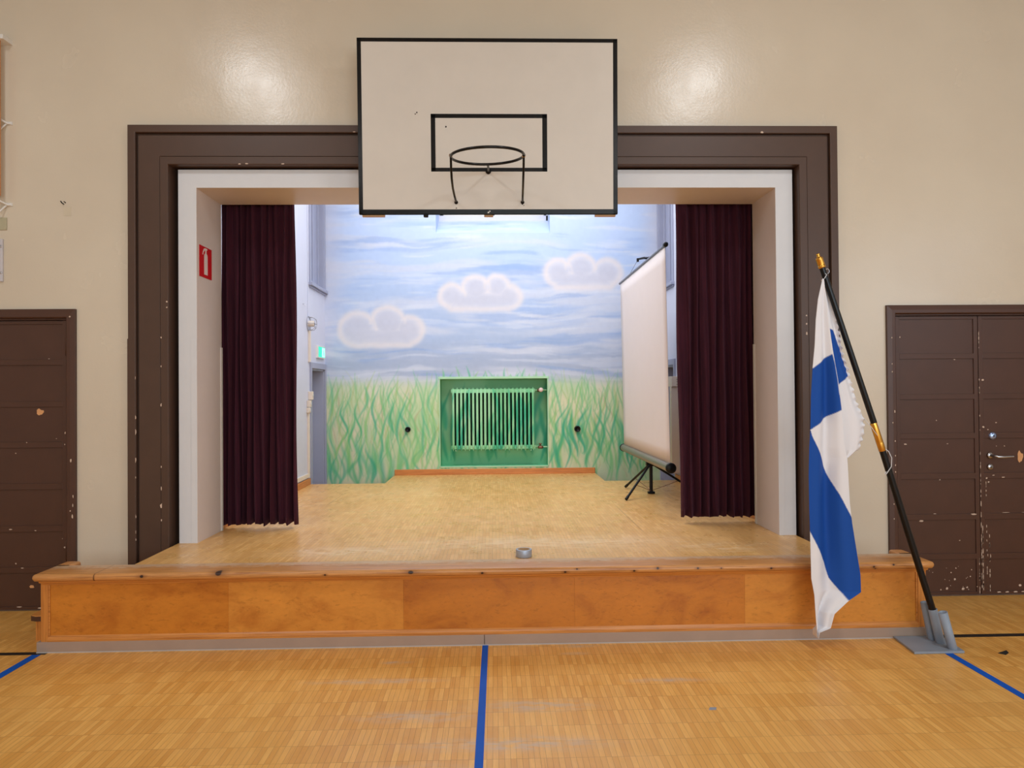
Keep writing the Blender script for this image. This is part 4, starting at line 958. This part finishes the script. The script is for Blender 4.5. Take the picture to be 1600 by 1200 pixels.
MB().lathe([(.0190, 0), (.0200, .002), (.0200, .05), (.0196, .052), (.0200, .056), (.0195, .168), (.0185, .172)], PP(1.140), ax, n=24).build('brass_joint', BRASS, fp)
MB().lathe([(.0185, 0), (.0215, .003), (.0215, .014), (.0195, .016), (.0205, .020), (.0200, .050), (.0215, .055), (.0190, .062), (.0105, .068), (.0095, .078), (.0110, .083), (.0085, .088), (0, .089)], PP(2.215), ax, n=24).build('finial', BRASS, fp)
MB().tube([(PP(2.2)[0]+.012*math.cos(a)+.022, -.935, 2.195+.014*math.sin(a)) for a in [2*PI*k/14 for k in range(14)]], .0022, 6, closed=True).build('ring_eye', STEEL, fp)
LEFT = [(1.937, 2.152), (1.906, 2.027), (1.89, 1.908), (1.879, 1.759), (1.862, 1.621), (1.848, 1.461), (1.84, 1.271), (1.833, 1.163), (1.828, 1.003), (1.829, .828), (1.832, .672), (1.835, .413), (1.851, .32), (1.857, .197), (1.866, .073)]
FOLD = [(1.945, 2.147), (1.965, 1.919), (1.986, 1.739), (2.013, 1.56), (2.029, 1.399), (2.046, 1.161), (2.058, 1.105), (2.067, .846), (2.078, .729), (2.099, .576), (2.119, .434), (2.12, .334), (2.048, .287), (1.963, .212), (1.939, .131), (1.875, .108), (1.868, .073)]
RIGHT = [(1.950, 2.155), (1.988, 2.105), (2.027, 1.942), (2.046, 1.833), (2.07, 1.7), (2.099, 1.62), (2.118, 1.538), (2.151, 1.417), (2.187, 1.336), (2.190, 1.280), (2.186, 1.236), (2.156, 1.148), (2.083, 1.10)]
BLUE1 = [(1.80, 1.600), (1.867, 1.628), (1.985, 1.709), (2.00, 1.64), (2.031, 1.384), (1.843, 1.271), (1.80, 1.267)]
BLUE2 = [(1.78, 1.26), (1.843, 1.267), (1.851, 1.237), (1.927, 1.084), (1.996, .93), (2.068, .781), (2.163, .564), (2.19, .36), (2.047, .287), (1.965, .40), (1.931, .495), (1.874, .601), (1.832, .684), (1.78, .792)]
BLUEB = [(1.970, 1.862), (2.006, 1.850), (2.026, 1.818), (2.078, 1.670), (2.1, 1.579), (2.038, 1.539), (1.99, 1.50)]
def ip(tab, z): 
    t = sorted(tab, key=lambda q: q[1]); return float(np.interp(z, [q[1] for q in t], [q[0] for q in t]))
def inpoly(x, z, P):
    c = False; n = len(P)
    for i in range(n):
        (x1, z1), (x2, z2) = P[i], P[i-1]
        if (z1 > z) != (z2 > z) and x < (x2-x1)*(z-z1)/(z2-z1)+x1: c = not c
    return c
FW_, FB_ = lin((226, 224, 228)), lin((24, 74, 156))
def colfun(x, z, polys):
    # small soft supersample for clean edges
    h = 0
    for dx in (-.0012, .0012):
        for dz in (-.0012, .0012): h += any(inpoly(x+dx, z+dz, P) for P in polys)
    h /= 4; return [a*(1-h)+b_*h for a, b_ in zip(FW_, FB_)]
t = NT('flag_cloth', .7, .2); at = t.n('ShaderNodeAttribute', attribute_name='paint')
t.color(at.outputs['Color']); t.bump(t.noise(t.mapping((400, 400, 400)), 1, 1), .08, .0005)
t.b.inputs['Subsurface Weight'].default_value = 0; FLM = t.m
fl = thing('flag', 'white flag with blue cross hanging in folds from the leaning black pole', 'flag', (1.90, -.96, .073))
def fold_front(x, z, u):
    k = 1-(z-.07)/2.1
    return -.955-.030*math.sin(u*PI*2.0+k*2.2)*min(1, k*2.5)-.010*math.sin(u*PI*4.3+k*5+1)*min(1, k*2)-.012*k
nu, nz_ = 66, 420; vs = []; cols = []
for j in range(nz_+1):
    z = 2.148+(.074-2.148)*j/nz_; a, c = ip(LEFT, z), ip(FOLD, z)
    for i in range(nu+1):
        u = i/nu; x = a+(c-a)*u; vs.append((x, fold_front(x, z, u), z)); cols.append(colfun(x, z, [BLUE1, BLUE2]))
b = MB(); b.add(vs, [(j*(nu+1)+i, j*(nu+1)+i+1, (j+1)*(nu+1)+i+1, (j+1)*(nu+1)+i) for j in range(nz_) for i in range(nu)], 0, True)
o = b.build('front_fold', FLM, fl, smooth_all=True); colorise(o, np.array(cols)); o.modifiers.new('thick', 'SOLIDIFY').thickness = .0012
nu2, nz2 = 44, 240; vs = []; cols = []
for j in range(nz2+1):
    z = 2.148+(1.102-2.148)*j/nz2; a, c = ip(FOLD, z)-.004, ip(RIGHT, z)
    if c < a: c = a+.001
    for i in range(nu2+1):
        u = i/nu2; x = a+(c-a)*u
        rf = max(0, (u-.78)/.22); y = fold_front(a, z, 1)+.010+.035*math.sin(u*PI*.5)+.012*math.sin(u*9+z*4)*u+rf*.007*math.sin(z*150)
        x += rf*.003*math.sin(z*210)*(1 if u > .9 else 0)
        vs.append((x, y, z)); cols.append(colfun(x, z, [BLUEB]) if u < .90 else list(FW_))
b = MB(); b.add(vs, [(j*(nu2+1)+i, j*(nu2+1)+i+1, (j+1)*(nu2+1)+i+1, (j+1)*(nu2+1)+i) for j in range(nz2) for i in range(nu2)], 0, True)
o = b.build('hoist_fold', FLM, fl, smooth_all=True); colorise(o, np.array(cols)); o.modifiers.new('thick', 'SOLIDIFY').thickness = .0012
CW = paint('pale_cord', (206, 204, 206), .6, .03, 0)
pa = [(2.186, -.925, 1.333), (2.215, -.945, 1.285), (2.25, -.95, 1.235), PP(1.205)]; MB().tube(pa, .0018, 6).build('hoist_cord', CW, fl)
MB().tube([PP(1.17), (2.315, -.952, 1.138), (2.333, -.952, 1.10), (2.330, -.952, 1.05), (2.308, -.952, 1.018), (2.298, -.952, 1.003), (2.290, -.952, 1.010), (2.300, -.952, 1.02)], .0026, 6).build('cord_loop', CW, fl)
MB().tube([PP(2.19), (1.960, -.957, 2.17), (1.945, -.960, 2.148)], .0025, 6).build('top_loop', CW, fl)
